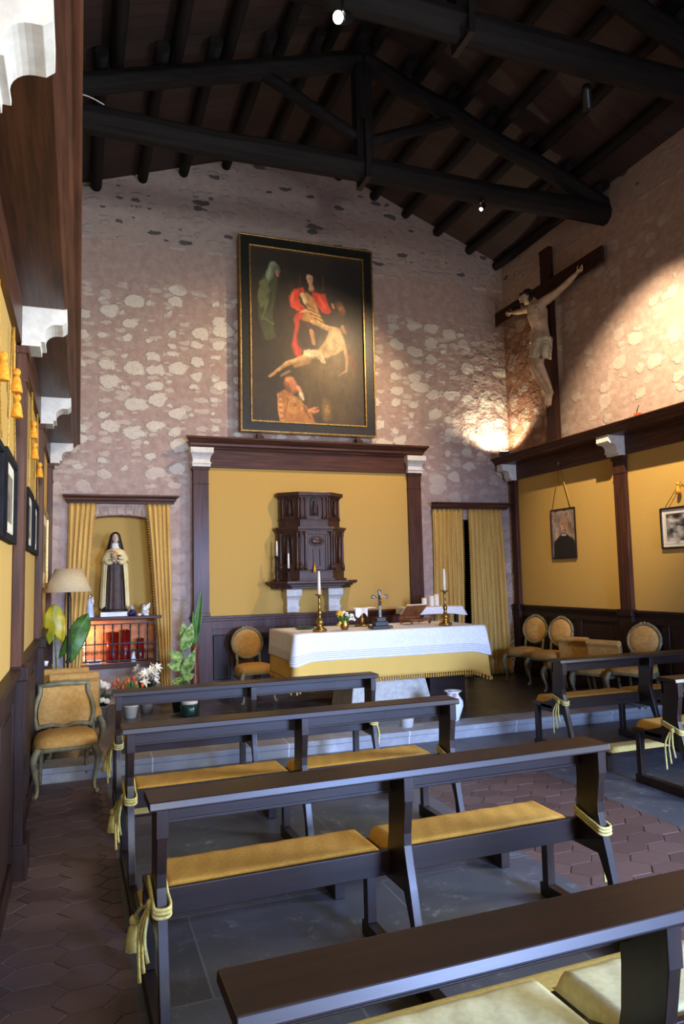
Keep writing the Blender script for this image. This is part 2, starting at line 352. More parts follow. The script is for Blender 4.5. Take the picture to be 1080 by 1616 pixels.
def curve(pts, n=8):
    """Catmull-Rom through pts"""
    P = [Vector(p) for p in pts]; P = [P[0] * 2 - P[1]] + P + [P[-1] * 2 - P[-2]]; out = []
    for i in range(1, len(P) - 2):
        for k in range(n):
            t = k / n; a, b, c, d = P[i - 1], P[i], P[i + 1], P[i + 2]
            out.append(.5 * ((2 * b) + (c - a) * t + (2 * a - 5 * b + 4 * c - d) * t * t + (3 * b - a - 3 * c + d) * t ** 3))
    out.append(P[-2]); return out
def interp(vals, n=8):
    out = []
    for i in range(len(vals) - 1):
        for k in range(n): out.append(lerp(vals[i], vals[i + 1], k / n))
    return out + [vals[-1]]

# ------------------------------------------------------------------ room shell
XL, XR, YB, YR = -.39, 6.73, 10.25, -5.5
RX, RZ, SLL, SLR = 3.17, 8.40, .345, .395
PZ, PY = .13, 7.0           # sanctuary platform height and front edge
def roofz(x): return RZ - (SLL * (RX - x) if x < RX else SLR * (x - RX))

struct(MB().box(XL - .4, XR + .4, YR - .4, YB + .5, -.3, -.012).build('floor', MSLATE))
def hex_tiles(name, x0, x1, y0, y1):
    a, b = .145, .18      # half length in x, row pitch in y
    m = MB(); tones = []
    dx = a * 1.5; j = 0; x = x0 - dx
    col = 0
    while x < x1 + dx:
        y = y0 - b + (b / 2 if col % 2 else 0)
        while y < y1 + b:
            g = .005
            pts = [(-a + g * 1.2, 0), (-a / 2 + g * .6, -b / 2 + g), (a / 2 - g * .6, -b / 2 + g), (a - g * 1.2, 0), (a / 2 - g * .6, b / 2 - g), (-a / 2 + g * .6, b / 2 - g)]
            P = [(min(max(x + p[0], x0), x1), min(max(y + p[1], y0), y1)) for p in pts]
            ar = abs(sum(P[i][0] * P[(i + 1) % 6][1] - P[(i + 1) % 6][0] * P[i][1] for i in range(6))) / 2
            if ar > .004:
                Q = []
                for p in P:
                    if not Q or (abs(p[0] - Q[-1][0]) + abs(p[1] - Q[-1][1])) > 1e-4: Q.append(p)
                if len(Q) > 2 and (abs(Q[0][0] - Q[-1][0]) + abs(Q[0][1] - Q[-1][1])) < 1e-4: Q.pop()
                if len(Q) > 2:
                    h = random.uniform(-.001, .001); t = random.random(); k0 = len(m.f); n = len(Q)
                    v = [(p[0], p[1], -.006) for p in Q] + [(p[0], p[1], h) for p in Q]
                    m.add(v, [tuple(range(n, 2 * n))] + [(i, (i + 1) % n, (i + 1) % n + n, i + n) for i in range(n)], 0)
                    tones += [t] * (len(m.f) - k0)
            y += b
        x += dx; col += 1
    k0 = len(m.f); m.add([(x0, y0, -.005), (x1, y0, -.005), (x1, y1, -.005), (x0, y1, -.005)], [(0, 1, 2, 3)], 1); tones += [0]
    me = bpy.data.meshes.new(name); me.from_pydata(m.v, [], m.f); me.materials.append(MTILE); me.materials.append(MGROUT)
    me.polygons.foreach_set('material_index', m.mi)
    at = me.attributes.new('tone', 'FLOAT', 'FACE'); at.data.foreach_set('value', tones)
    o = bpy.data.objects.new(name, me); COL.objects.link(o); return struct(o)
hex_tiles('floor_tiles', XL, .24, YR, PY); hex_tiles('floor_tiles_aisle', 2.64, 3.86, YR, PY - .9)
struct(MB().box(2.64, 3.86, PY - .9, PY, -.012, 0).box(.24, 2.64, YR, PY, -.012, 0).box(3.86, XR, YR, PY, -.012, 0).build('floor_flagstones', MSLATE))
struct(MB().box(XL, XR, PY + .35, YB, -.012, PZ).build('floor_platform', MPLAT))
struct(MB().box(XL, XR, PY + .02, PY + .36, -.012, PZ - .05).box(XL, XR, PY, PY + .352, PZ - .055, PZ + .002).build('trim_step', MSTEP, bevel=.012))

def boolcut(o, cutters):
    for c in cutters:
        md = o.modifiers.new('c', 'BOOLEAN'); md.object = c; md.operation = 'DIFFERENCE'; md.solver = 'EXACT'
    dg = bpy.context.evaluated_depsgraph_get(); me = bpy.data.meshes.new_from_object(o.evaluated_get(dg))
    o.modifiers.clear(); o.data = me
    for c in cutters: bpy.data.objects.remove(c)
    return o
# back wall with the statue niche, the lit recess below it and the curtained doorway
pl = [(XL - .4, -.3), (XR + .4, -.3), (XR + .4, roofz(XR + .4) + .02), (RX, RZ + .02), (XL - .4, roofz(XL - .4) + .02)]
wb = MB().prism(pl, 'y', YB, YB + .5).build('wall_back', MWB)
arch = [(.06, 1.285), (.98, 1.285), (.98, 2.56)] + [(.52 + .46 * math.cos(t), 2.56 + .09 * math.sin(t)) for t in [PI * i / 10 for i in range(1, 10)]] + [(.06, 2.56)]
boolcut(wb, [MB().prism(arch, 'y', YB - .1, YB + .33).build('cut', MWB), MB().box(-.03, 1.0, YB - .1, YB + .38, .66, 1.235).build('cut', MWB), MB().box(5.42, 6.5, YB - .1, YB + .4, PZ, 2.62).build('cut', MWB)])
struct(wb)
m = MB()
for i in range(13):   # rough voussoirs of the niche arch
    a0, a1 = PI * (i + .06) / 13, PI * (i + .94) / 13; P = lambda a, e: (.52 + (.46 + .3 * e) * math.cos(a) * (1 if abs(math.cos(a)) < .99 else .99), 2.565 + (.09 + e) * math.sin(a) + e * .12)
    h = .12 + .02 * math.sin(i * 5.1)
    m.prism([P(a0, .004), P(a1, .004), P(a1, h), P(a0, h)], 'y', YB - .012, YB + .05)
struct(m.build('trim_niche_arch', simple('arch_stone', srgb(176, 158, 144), srgb(150, 124, 112), .9, 9, bump=.3), bevel=.01))
struct(MB().prism(arch, 'y', YB + .322, YB + .326).build('wall_niche_lining', MYWALL))
MNICHE = simple('niche_plaster', srgb(214, 150, 104), srgb(190, 120, 80), .9, 8, bump=.2)
struct(MB().box(-.03, 1.0, YB + .37, YB + .376, .66, 1.235).build('wall_recess_lining', MNICHE))
struct(MB().box(5.42, 6.5, YB + .36, YB + .39, PZ, 2.62).build('door_1', MBLACK))
# side walls: yellow cloth lining under the cornice, stone above on the right
struct(MB().box(XL - .3, XL, YR, YB, -.05, 3.5).build('wall_left', MYWALL))
struct(MB().box(XL - .3, XL - .02, YR, YB, 3.5, 7.3).build('wall_left_upper', MWR))
wr = MB().box(XR, XR + .3, YR, YB, -.05, 3.5).build('wall_right', MYWALL); struct(boolcut(wr, [MB().box(XR - .1, XR + .4, .65, 2.85, 1.55, 3.0).build('cut', MYWALL)]))
m = MB()
for a, b, c, d in ((.65, 2.85, 1.55, 1.61), (.65, 2.85, 2.94, 3.0), (.65, .71, 1.55, 3.0), (2.79, 2.85, 1.55, 3.0), (1.72, 1.78, 1.55, 3.0), (.65, 2.85, 2.26, 2.30)): m.box(XR + .12, XR + .18, a, b, c, d)
struct(m.build('window_added', MTRIM['z'], bevel=.004))  # frame of the out-of-view window added for the left wall's light
struct(MB().box(XR, XR + .3, YR, YB, 3.5, 7.1).build('wall_right_upper', MWR))
rw = MB().prism(pl, 'y', YR - .35, YR).build('wall_rear', MWR); boolcut(rw, [MB().box(3.5, 5.4, YR - .6, YR + .2, 0, 3.45).build('cut', MWR), MB().box(0, 1.5, YR - .6, YR + .2, 2.65, 3.95).build('cut', MWR)]); struct(rw)  # high left opening is unseen, added for the light on the corbels
sl = [(XL - .4, roofz(XL - .4)), (RX, RZ), (XR + .4, roofz(XR + .4)), (XR + .4, roofz(XR + .4) + .12), (RX, RZ + .12), (XL - .4, roofz(XL - .4) + .12)]
struct(MB().prism(sl, 'y', YR - .35, YB + .5).build('ceiling', MBOARD))

# ------------------------------------------------------------------ cornices, dado
def cornice_profile(w_, sgn, zt, x0, hgt=.36):
    """ (x,z) section of an overhanging entablature: wall frieze, flat soffit, stepped crown """
    p = [(0, zt - hgt), (.035, zt - hgt), (.035, zt - .115), (w_ - .10, zt - .115), (w_ - .085, zt - .10), (w_ - .085, zt - .075), (w_ - .055, zt - .055), (w_ - .04, zt - .03), (w_ - .012, zt - .022), (w_, zt - .014), (w_, zt), (0, zt)]
    return [(x0 + sgn * a, b) for a, b in p]
struct(MB().prism(cornice_profile(.385, 1, 3.62, XL), 'y', YR, YB - .02).build('trim_1', MTRIM['y'], bevel=.003))
struct(MB().prism(cornice_profile(.385, -1, 3.62, XR), 'y', YR, YB - .02).build('trim_2', MTRIM['y'], bevel=.003))

def dado(name, x0, sgn, y0, y1, zb, mat):
    m = MB(); X = lambda a, b: (min(x0 + sgn * a, x0 + sgn * b), max(x0 + sgn * a, x0 + sgn * b))
    m.box(*X(0, .02), y0, y1, zb, 1.2); m.box(*X(0, .065), y0, y1, 1.2, 1.235); m.box(*X(0, .045), y0, y1, 1.165, 1.2)
    m.box(*X(0, .04), y0, y1, zb, zb + .14); m.box(*X(0, .035), y0, y1, 1.06, 1.165)
    n = max(1, round((y1 - y0) / .75)); st = (y1 - y0) / n
    for i in range(n + 1):
        yc = y0 + i * st; m.box(*X(0, .035), max(y0, yc - .06), min(y1, yc + .06), zb + .14, 1.06)
    for i in range(n):
        a, b = y0 + i * st + .1, y0 + (i + 1) * st - .1
        m.box(*X(0, .028), a, b, zb + .2, 1.0)
    return struct(m.build(name, mat, bevel=.004))
dado('trim_3', XL, 1, YR, PY, 0, MDARK['z']); dado('trim_4', XL, 1, PY, YB, PZ, MDARK['z'])
dado('trim_5', XR, -1, YR, PY, 0, MDARK['z']); dado('trim_6', XR, -1, PY, YB, PZ, MDARK['z'])

def pilaster(x0, sgn, y, label, zb, mat, hw=.105):
    m = MB(); X = lambda a, b: (min(x0 + sgn * a, x0 + sgn * b), max(x0 + sgn * a, x0 + sgn * b))
    t = thing('pilaster', label, 'pilaster', (x0 + sgn * .002, y, zb), 0, 'wooden pilasters along the side walls')
    def B(m, a0, a1, hw_, z0, z1): m.box(min(sgn * a0, sgn * a1), max(sgn * a0, sgn * a1), -hw_, hw_, z0 - zb, z1 - zb)
    m = MB(); B(m, .0, .06, hw, 1.236, 3.24); m.build('shaft', mat, t, bevel=.004)
    m = MB(); B(m, 0, .075, hw + .015, 3.20, 3.25); m.build('cap', mat, t, bevel=.004); m = MB(); B(m, 0, .067, hw + .006, 3.02, 3.035); m.build('neck_band', mat, t)
    m = MB(); B(m, 0, .085, hw + .02, zb, 1.16); B(m, 0, .10, hw + .03, 1.16, 1.245); B(m, 0, .11, hw + .035, zb, zb + .2); m.build('pedestal', MDARK['z'], t, bevel=.005)
    return t
def corbel_pts(w_, zt, zb):
    """ (protrusion, z) """
    h = zt - zb; p = [(0, zt), (w_, zt), (w_, zt - .33 * h), (w_ * .9, zt - .42 * h), (w_ * .78, zt - .42 * h)]
    for i in range(1, 7):
        a = PI / 2 * i / 6; p.append((w_ * (.78 - .28 * math.sin(a)), zt - h * (.42 + .26 * (1 - math.cos(a)))))
    return p + [(w_ * .5, zt - .80 * h), (w_ * .52, zt - .80 * h), (w_ * .52, zt - .88 * h), (w_ * .42, zt - .88 * h), (w_ * .42, zb), (0, zb)]
def corbel(loc, d, label, w_=.27, h=.26, hw=.115, group='white plaster corbels under the cornices', name='corbel'):
    """ loc: wall point at the corbel's top; d: direction it projects ('+x','-x','-y') """
    pts = corbel_pts(w_, 0, -h); m = MB()
    if d == '-y': m.prism([(-a, b) for a, b in pts], 'x', -hw, hw)
    else:
        s_ = 1 if d == '+x' else -1; m.prism([(s_ * a, b) for a, b in pts], 'y', -hw, hw)
    o = m.build(name, MWHITEP, bevel=.004); o.location = loc; return tag(o, label, 'corbel', group)
for y, zb, lab in ((-.2, 0, 'behind the viewer'), (2.3, 0, 'second'), (4.98, 0, 'third'), (7.38, PZ, 'fourth'), (9.78, PZ, 'fifth')):
    pw = {2.3: 'nearest the viewer, beside the loose framed pictures', 4.98: 'between the black framed print and the two narrow frames', 7.38: 'between the pair of narrow frames and the gilt frame', 9.78: 'in the far corner beside the lamp', -.2: 'at the rear of the nave'}[y]
    if y > 1: pilaster(XL, 1, y, 'brown left wall pilaster ' + pw, zb, MTRIM['z'])
    if y > 1: corbel((XL + .03, y, 3.51), '+x', {2.3: 'large bright white plaster corbel at the top left edge of the photo', 4.98: 'second white corbel down the left cornice, above the nearest visible pilaster', 7.38: 'third white corbel down the left cornice, above the yellow tassel', 9.78: 'small white corbel at the far end of the left cornice, in the corner'}[y], .27, .26, .12)
for y, zb, lp, lc in ((7.62, PZ, 'dark brown pilaster on the right wall between the priest portrait and the engraving', 'white corbel under the right cornice above the dark pilaster between two pictures'), (10.09, PZ, 'narrow dark pilaster in the far right corner beside the door curtain', 'white corbel at the far end of the right cornice, below the floodlit corner'), (5.1, 0, 'dark pilaster on the right wall nearest the viewer, past the engraving', 'white corbel of the right cornice nearest the viewer')):
    if y > 6: pilaster(XR, -1, y, lp, zb, MRED, .06 if y > 9 else .105); corbel((XR - .03, y, 3.51), '-x', lc, hw=.08 if y > 9 else .115)

# ------------------------------------------------------------------ roof timbers
def truss(y, label):
    t = thing('roof_truss', label, 'roof truss', (RX, y, 6.45), 0, 'dark timber roof trusses')
    def beam(name, a, b, r, mat, seg=10, wob=.012):
        P = [Vector(a).lerp(Vector(b), i / 12) for i in range(13)]
        rs = [(r[0] * random.uniform(1 - wob * 3, 1 + wob * 3), r[1] * random.uniform(1 - wob * 3, 1 + wob * 3)) for _ in P]
        P = [p + Vector((0, random.uniform(-wob, wob), random.uniform(-wob, wob))) for p in P]
        m = MB(); m.tube(P, rs, seg, smooth=False); return m.build(name, mat, t, bevel=.01, segs=1)
    L, R = XL - .12 - RX, XR + .12 - RX
    beam('tie_beam', (L, 0, .16), (R, 0, .16), (.145, .15), MBEAM['x'])
    beam('principal_rafter', (L + .1, 0, .42), (-.02, 0, 1.56), (.12, .12), MBEAM['x'], 8)
    beam('principal_rafter', (R - .1, 0, .28), (.02, 0, 1.56), (.12, .12), MBEAM['x'], 8)
    MB().box(-.105, .105, -.09, .09, .2, 1.72).build('king_post', MBEAM['z'], t, bevel=.012)
    beam('strut', (-1.25, 0, 1.12), (-.08, 0, .56), (.075, .075), MBEAM['x'], 8, .004)
    beam('strut', (1.2, 0, 1.02), (.08, 0, .54), (.075, .075), MBEAM['x'], 8, .004)
    m = MB()
    for s_ in (-1, 1): m.box(-.03, .03, s_ * .158 - .008, s_ * .158 + .008, -.0, .72)
    m.box(-.03, .03, -.165, .165, -.012, .004); m.build('iron_strap', MIRON, t)
    return t
truss(7.67, 'dark timber king-post truss nearer the altar wall'); truss(5.27, 'dark timber roof truss nearer the viewer, cut by the top edge')
px1 = [.17, .8, 1.38, 2.01, 2.62, 3.19, 3.8, 4.40, 4.95, 5.52, 6.11, 6.62]
for bi, (y0, y1, off, lb) in enumerate(((7.5, YB + .05, 0, 'dark round purlin under the roof boards between the altar wall and the far truss'), (5.1, 7.85, .16, 'dark round purlin under the roof boards between the two trusses'), (2.4, 5.45, 0, 'dark round purlin under the roof boards over the pews, before the near truss'))):
    for i, x in enumerate(px1):
        xx = x + off
        if xx > XR - .06 or (bi == 2 and False): continue
        z = roofz(xx) - .085
        m = MB(); n = 6; ph = random.random() * 6
        m.tube([(0, lerp(y0, y1, k / n) - y0, .008 * math.sin(ph + k * 1.3)) for k in range(n + 1)], [random.uniform(.066, .078) for _ in range(n + 1)], 8)
        tag(m.build('purlin', MBEAM['y'], loc=(xx, y0, z)), lb, 'roof purlin', ['purlins over the sanctuary', 'purlins between the trusses', 'purlins over the nave'][bi])
def spotlight(loc, aim, label, lens, r=.055, ln=.17, drop=.12):
    t = thing('spotlight', label, 'spotlight', loc, 0, 'spotlights on the trusses')
    d = (Vector(aim) - Vector(loc)).normalized(); a = -d * ln * .6; b = d * ln * .4
    MB().tube([a, a + d * .02, a + d * .05, b - d * .03, b], [r * .5, r * .8, r * .92, r, r], 14).build('housing', MBLACK, t)
    MB().tube([b - d * .002, b + d * .003], [r * .86, r * .86], 16).build('lens', lens, t)
    MB().tube([(0, 0, 0), (0, 0, drop)], .012, 8).tube([(0, 0, drop), (0, 0, drop + .03)], .04, 10).build('bracket', MBLACK, t)
    return t
spotlight((1.97, 5.12, 6.27), (.2, 3.9, 4.9), 'lit spotlight with a glaring white lens near the top of the photo', MLENS, .055, .2, .2)
spotlight((4.62, 5.42, 6.33), (5.3, 6.2, 5.2), 'black unlit-looking spotlight hanging under the near truss beam', MBLACK, .05, .22)
spotlight((4.76, 7.6, 6.36), (3.3, 7.0, 5.0), 'small lit spotlight under the far truss beam', MLENS, .026, .12, .06)
MB_c = curve([(XL + .05, 7.55, 6.8), (-.15, 7.52, 6.79), (.05, 7.53, 6.775), (.2, 7.6, 6.765)], 6)
tag(MB().tube([Vector(p) - Vector(MB_c[0]) for p in MB_c], .006, 6).build('electric_cable', MWHITE, loc=MB_c[0]), 'thin white electric cable lying on the far tie beam', 'cable')

# ------------------------------------------------------------------ altar wall panelling
CAPL = ((0, 1.36, .11), (-.075, 1.36, .11), (-.085, 1.30, .095), (-.10, 1.20, .07), (-.125, 1.10, .045), (-.16, 1.03, .03), (-.20, 1.02, .028), (-.20, 1.16, .055), (-.222, 1.16, .055), (-.222, 1.08, .04), (-.262, 1.08, .04))
def capital(xc, yb, hw, d0, k=1.0):
    m = MB(); v = []; n = len(CAPL)
    for z, w_, d in CAPL: v += [(xc - hw * w_, yb, z * k), (xc - hw * w_, -d0 - d, z * k), (xc + hw * w_, -d0 - d, z * k), (xc + hw * w_, yb, z * k)]
    f = [(0, 1, 2, 3), tuple(4 * (n - 1) + i for i in (3, 2, 1, 0))] + [(4 * i + j, 4 * i + (j + 1) % 4, 4 * i + 4 + (j + 1) % 4, 4 * i + 4 + j) for i in range(n - 1) for j in range(4)]
    return m.add(v, f)
def altar_surround():
    t = thing('altar_wall_panelling', 'dark wooden frame and dado around the yellow cloth panel behind the altar, with overhanging cornice', 'wall panelling', (3.24, YB, PZ))
    X = lambda x: x - 3.24; Z = lambda z: z - PZ
    yb = -.004
    # cornice, mitred back to the wall at both ends
    prof = [(.02, 3.585), (.15, 3.585), (.16, 3.61), (.185, 3.63), (.19, 3.66), (.22, 3.69), (.235, 3.715), (.25, 3.72), (.25, 3.75), (.02, 3.75)]
    m = MB(); n = len(prof)
    va = [(X(1.49) - max(0, d - .13) - 0.0, -d, Z(z)) for d, z in prof]; vb = [(X(5.005) + max(0, d - .13), -d, Z(z)) for d, z in prof]
    m.add(va + vb, [tuple(range(n)), tuple(range(2 * n - 1, n - 1, -1))] + [(i, (i + 1) % n, (i + 1) % n + n, i + n) for i in range(n)])
    m.build('cornice', MTRIM['x'], t, bevel=.003)
    MB().box(X(1.49), X(5.005), -.12, yb, Z(3.325), Z(3.585)).build('frieze', MTRIM['x'], t, bevel=.003)
    for a, b in ((1.485, 1.70), (4.79, 5.01)):
        m = MB(); m.box(X(a), X(b), -.14, yb, Z(1.24), Z(3.3)); m.box(X(a) - .006, X(b) + .006, -.146, yb, Z(3.08), Z(3.095)); m.box(X(a) - .012, X(b) + .012, -.152, yb, Z(3.285), Z(3.325)); m.box(X(a) - .012, X(b) + .012, -.152, yb, Z(1.24), Z(1.29))
        m.build('pilaster', MTRIM['z'], t, bevel=.004)
        c = (a + b) / 2; capital(X(c), -.004, .118, .145).build('capital', MWHITEP, t, bevel=.003).location = (0, 0, Z(3.59))
    MB().box(X(1.70), X(4.79), -.085, yb, Z(1.24), Z(3.325)).build('yellow_panel', MFAB, t)
    m = MB()
    m.box(X(1.46), X(5.03), -.15, yb, Z(1.205), Z(1.24)); m.box(X(1.475), X(5.015), -.135, yb, Z(1.17), Z(1.205))
    m.box(X(1.49), X(5.0), -.10, yb, Z(PZ), Z(1.17)); m.box(X(1.49), X(5.0), -.125, yb, Z(PZ), Z(.28)); m.box(X(1.49), X(5.0), -.125, yb, Z(1.06), Z(1.17))
    for i in range(6):
        a = 1.49 + i * .585; m.box(X(a), X(a) + .585 / 3.2, -.125, yb, Z(.28), Z(1.06)) if i else m.box(X(a), X(a) + .24, -.14, yb, Z(PZ), Z(1.17))
    m.build('dado', MTRIM['z'], t, bevel=.004)
    for i in range(6):
        a = 1.49 + i * .585 + .26; MB().box(X(a), X(a) + .25, -.118, -.09, Z(.36), Z(.98)).build('dado_panel', MDARK['z'], t, bevel=.012)
    return t
altar_surround()

# ------------------------------------------------------------------ pictures (painted surfaces are colour grids)
def paint_noise(h, w_, cell, seed):
    r = np.random.RandomState(seed); out = np.zeros((h, w_)); amp = 1
    for o in range(4):
        n = max(2, int(cell * 2 ** o)); g = r.rand(n + 1, n + 1)
        yy, xx = np.meshgrid(np.linspace(0, n - 1e-6, h), np.linspace(0, n - 1e-6, w_), indexing='ij'); i, j = yy.astype(int), xx.astype(int); u, v = yy - i, xx - j
        u = u * u * (3 - 2 * u); v = v * v * (3 - 2 * v)
        out += amp * ((g[i, j] * (1 - v) + g[i, j + 1] * v) * (1 - u) + (g[i + 1, j] * (1 - v) + g[i + 1, j + 1] * v) * u); amp *= .5
    return out / 1.875
class Paint:
    def __init__(s, w_, h, asp, bg):
        s.w, s.h = w_, h; s.asp = asp
        s.u, s.v = np.meshgrid((np.arange(w_) + .5) / w_, (np.arange(h) + .5) / h)
        if w_ > 200: s.u = s.u + .022 * (paint_noise(h, w_, 9, 31) - .5) + .010 * (paint_noise(h, w_, 40, 33) - .5); s.v = s.v + .016 * (paint_noise(h, w_, 9, 32) - .5) + .007 * (paint_noise(h, w_, 40, 34) - .5)
        s.c = np.zeros((h, w_, 3)) + np.array(bg) / 255.
    def blend(s, m, col): s.c = s.c * (1 - m[..., None]) + (np.array(col) / 255.) * m[..., None]
    def cap(s, x0, y0, x1, y1, r0, r1, col, soft=.35, op=1., shade=0):
        ax, ay = s.u, s.v * s.asp; X0, Y0, X1, Y1 = x0, y0 * s.asp, x1, y1 * s.asp
        dx, dy = X1 - X0, Y1 - Y0; L = dx * dx + dy * dy + 1e-9
        t = np.clip(((ax - X0) * dx + (ay - Y0) * dy) / L, 0, 1); d = np.hypot(ax - X0 - t * dx, ay - Y0 - t * dy); r = r0 + (r1 - r0) * t
        m = np.clip((1 - d / r) / soft, 0, 1); m = m * m * (3 - 2 * m) * op
        if shade:   # modelled form: lighter on the upper left
            k = 1 + shade * np.clip(-((ax - X0 - t * dx) * .6 + (ay - Y0 - t * dy) * .8) / r, -1, 1)
            s.c = s.c * (1 - m[..., None]) + np.clip((np.array(col) / 255.)[None, None] * k[..., None], 0, 1) * m[..., None]
        else: s.blend(m, col)
    def poly(s, pts, col, soft=0, op=1.):
        x, y = s.u, s.v; ins = np.zeros(x.shape, bool); n = len(pts)
        for i in range(n):
            (x0, y0), (x1, y1) = pts[i], pts[(i + 1) % n]
            c = ((y0 > y) != (y1 > y)) & (x < (x1 - x0) * (y - y0) / (y1 - y0 + 1e-12) + x0); ins ^= c
        m = ins.astype(float)
        for _ in range(soft):
            m = (m + np.roll(m, 1, 0) + np.roll(m, -1, 0) + np.roll(m, 1, 1) + np.roll(m, -1, 1)) / 5
        s.blend(m * op, col)
    def canvas(s, name, W, H, parent, mat, loc, axis='y'):
        """ vertical grid W x H centred on loc, facing -y (axis y), -x or +x """
        hh, ww = s.h, s.w
        xs = np.linspace(-W / 2, W / 2, ww); zs = np.linspace(H / 2, -H / 2, hh)
        gx, gz = np.meshgrid(xs, zs); z0 = np.zeros_like(gx)
        co = {'y': (gx, z0, gz), '-x': (z0, -gx, gz), '+x': (z0, gx, gz)}[axis]
        V = np.stack(co, -1).reshape(-1, 3); i, j = np.meshgrid(np.arange(hh - 1), np.arange(ww - 1), indexing='ij'); a = i * ww + j
        F = np.stack([a, a + ww, a + ww + 1, a + 1], -1).reshape(-1, 4)
        me = bpy.data.meshes.new(name); me.from_pydata(V.tolist(), [], F.tolist()); me.materials.append(mat)
        lin = np.where(s.c <= .04045, s.c / 12.92, ((s.c + .055) / 1.055) ** 2.4); at = me.attributes.new('paint', 'FLOAT_COLOR', 'POINT')
        at.data.foreach_set('color', np.concatenate([np.clip(lin, 0, 1), np.ones((hh, ww, 1))], -1).reshape(-1).astype(np.float32))
        o = bpy.data.objects.new(name, me); COL.objects.link(o); o.parent = parent; o.location = loc; return o
def paint_mat(name, rough, coat):
    k = NT(name); at = k.n('ShaderNodeAttribute', attribute_name='paint'); k.l(at.outputs['Color'], k.b.inputs['Base Color']); k.set(Roughness=rough, Coat_Weight=coat, Coat_Roughness=.3)
    n = k.noise(k.obj(), 60, 4); k.bump(n.outputs[0], .15, .004); return k.m
MOIL = paint_mat('oil_paint', .6, .08); MPRINT = paint_mat('print', .5, .0)

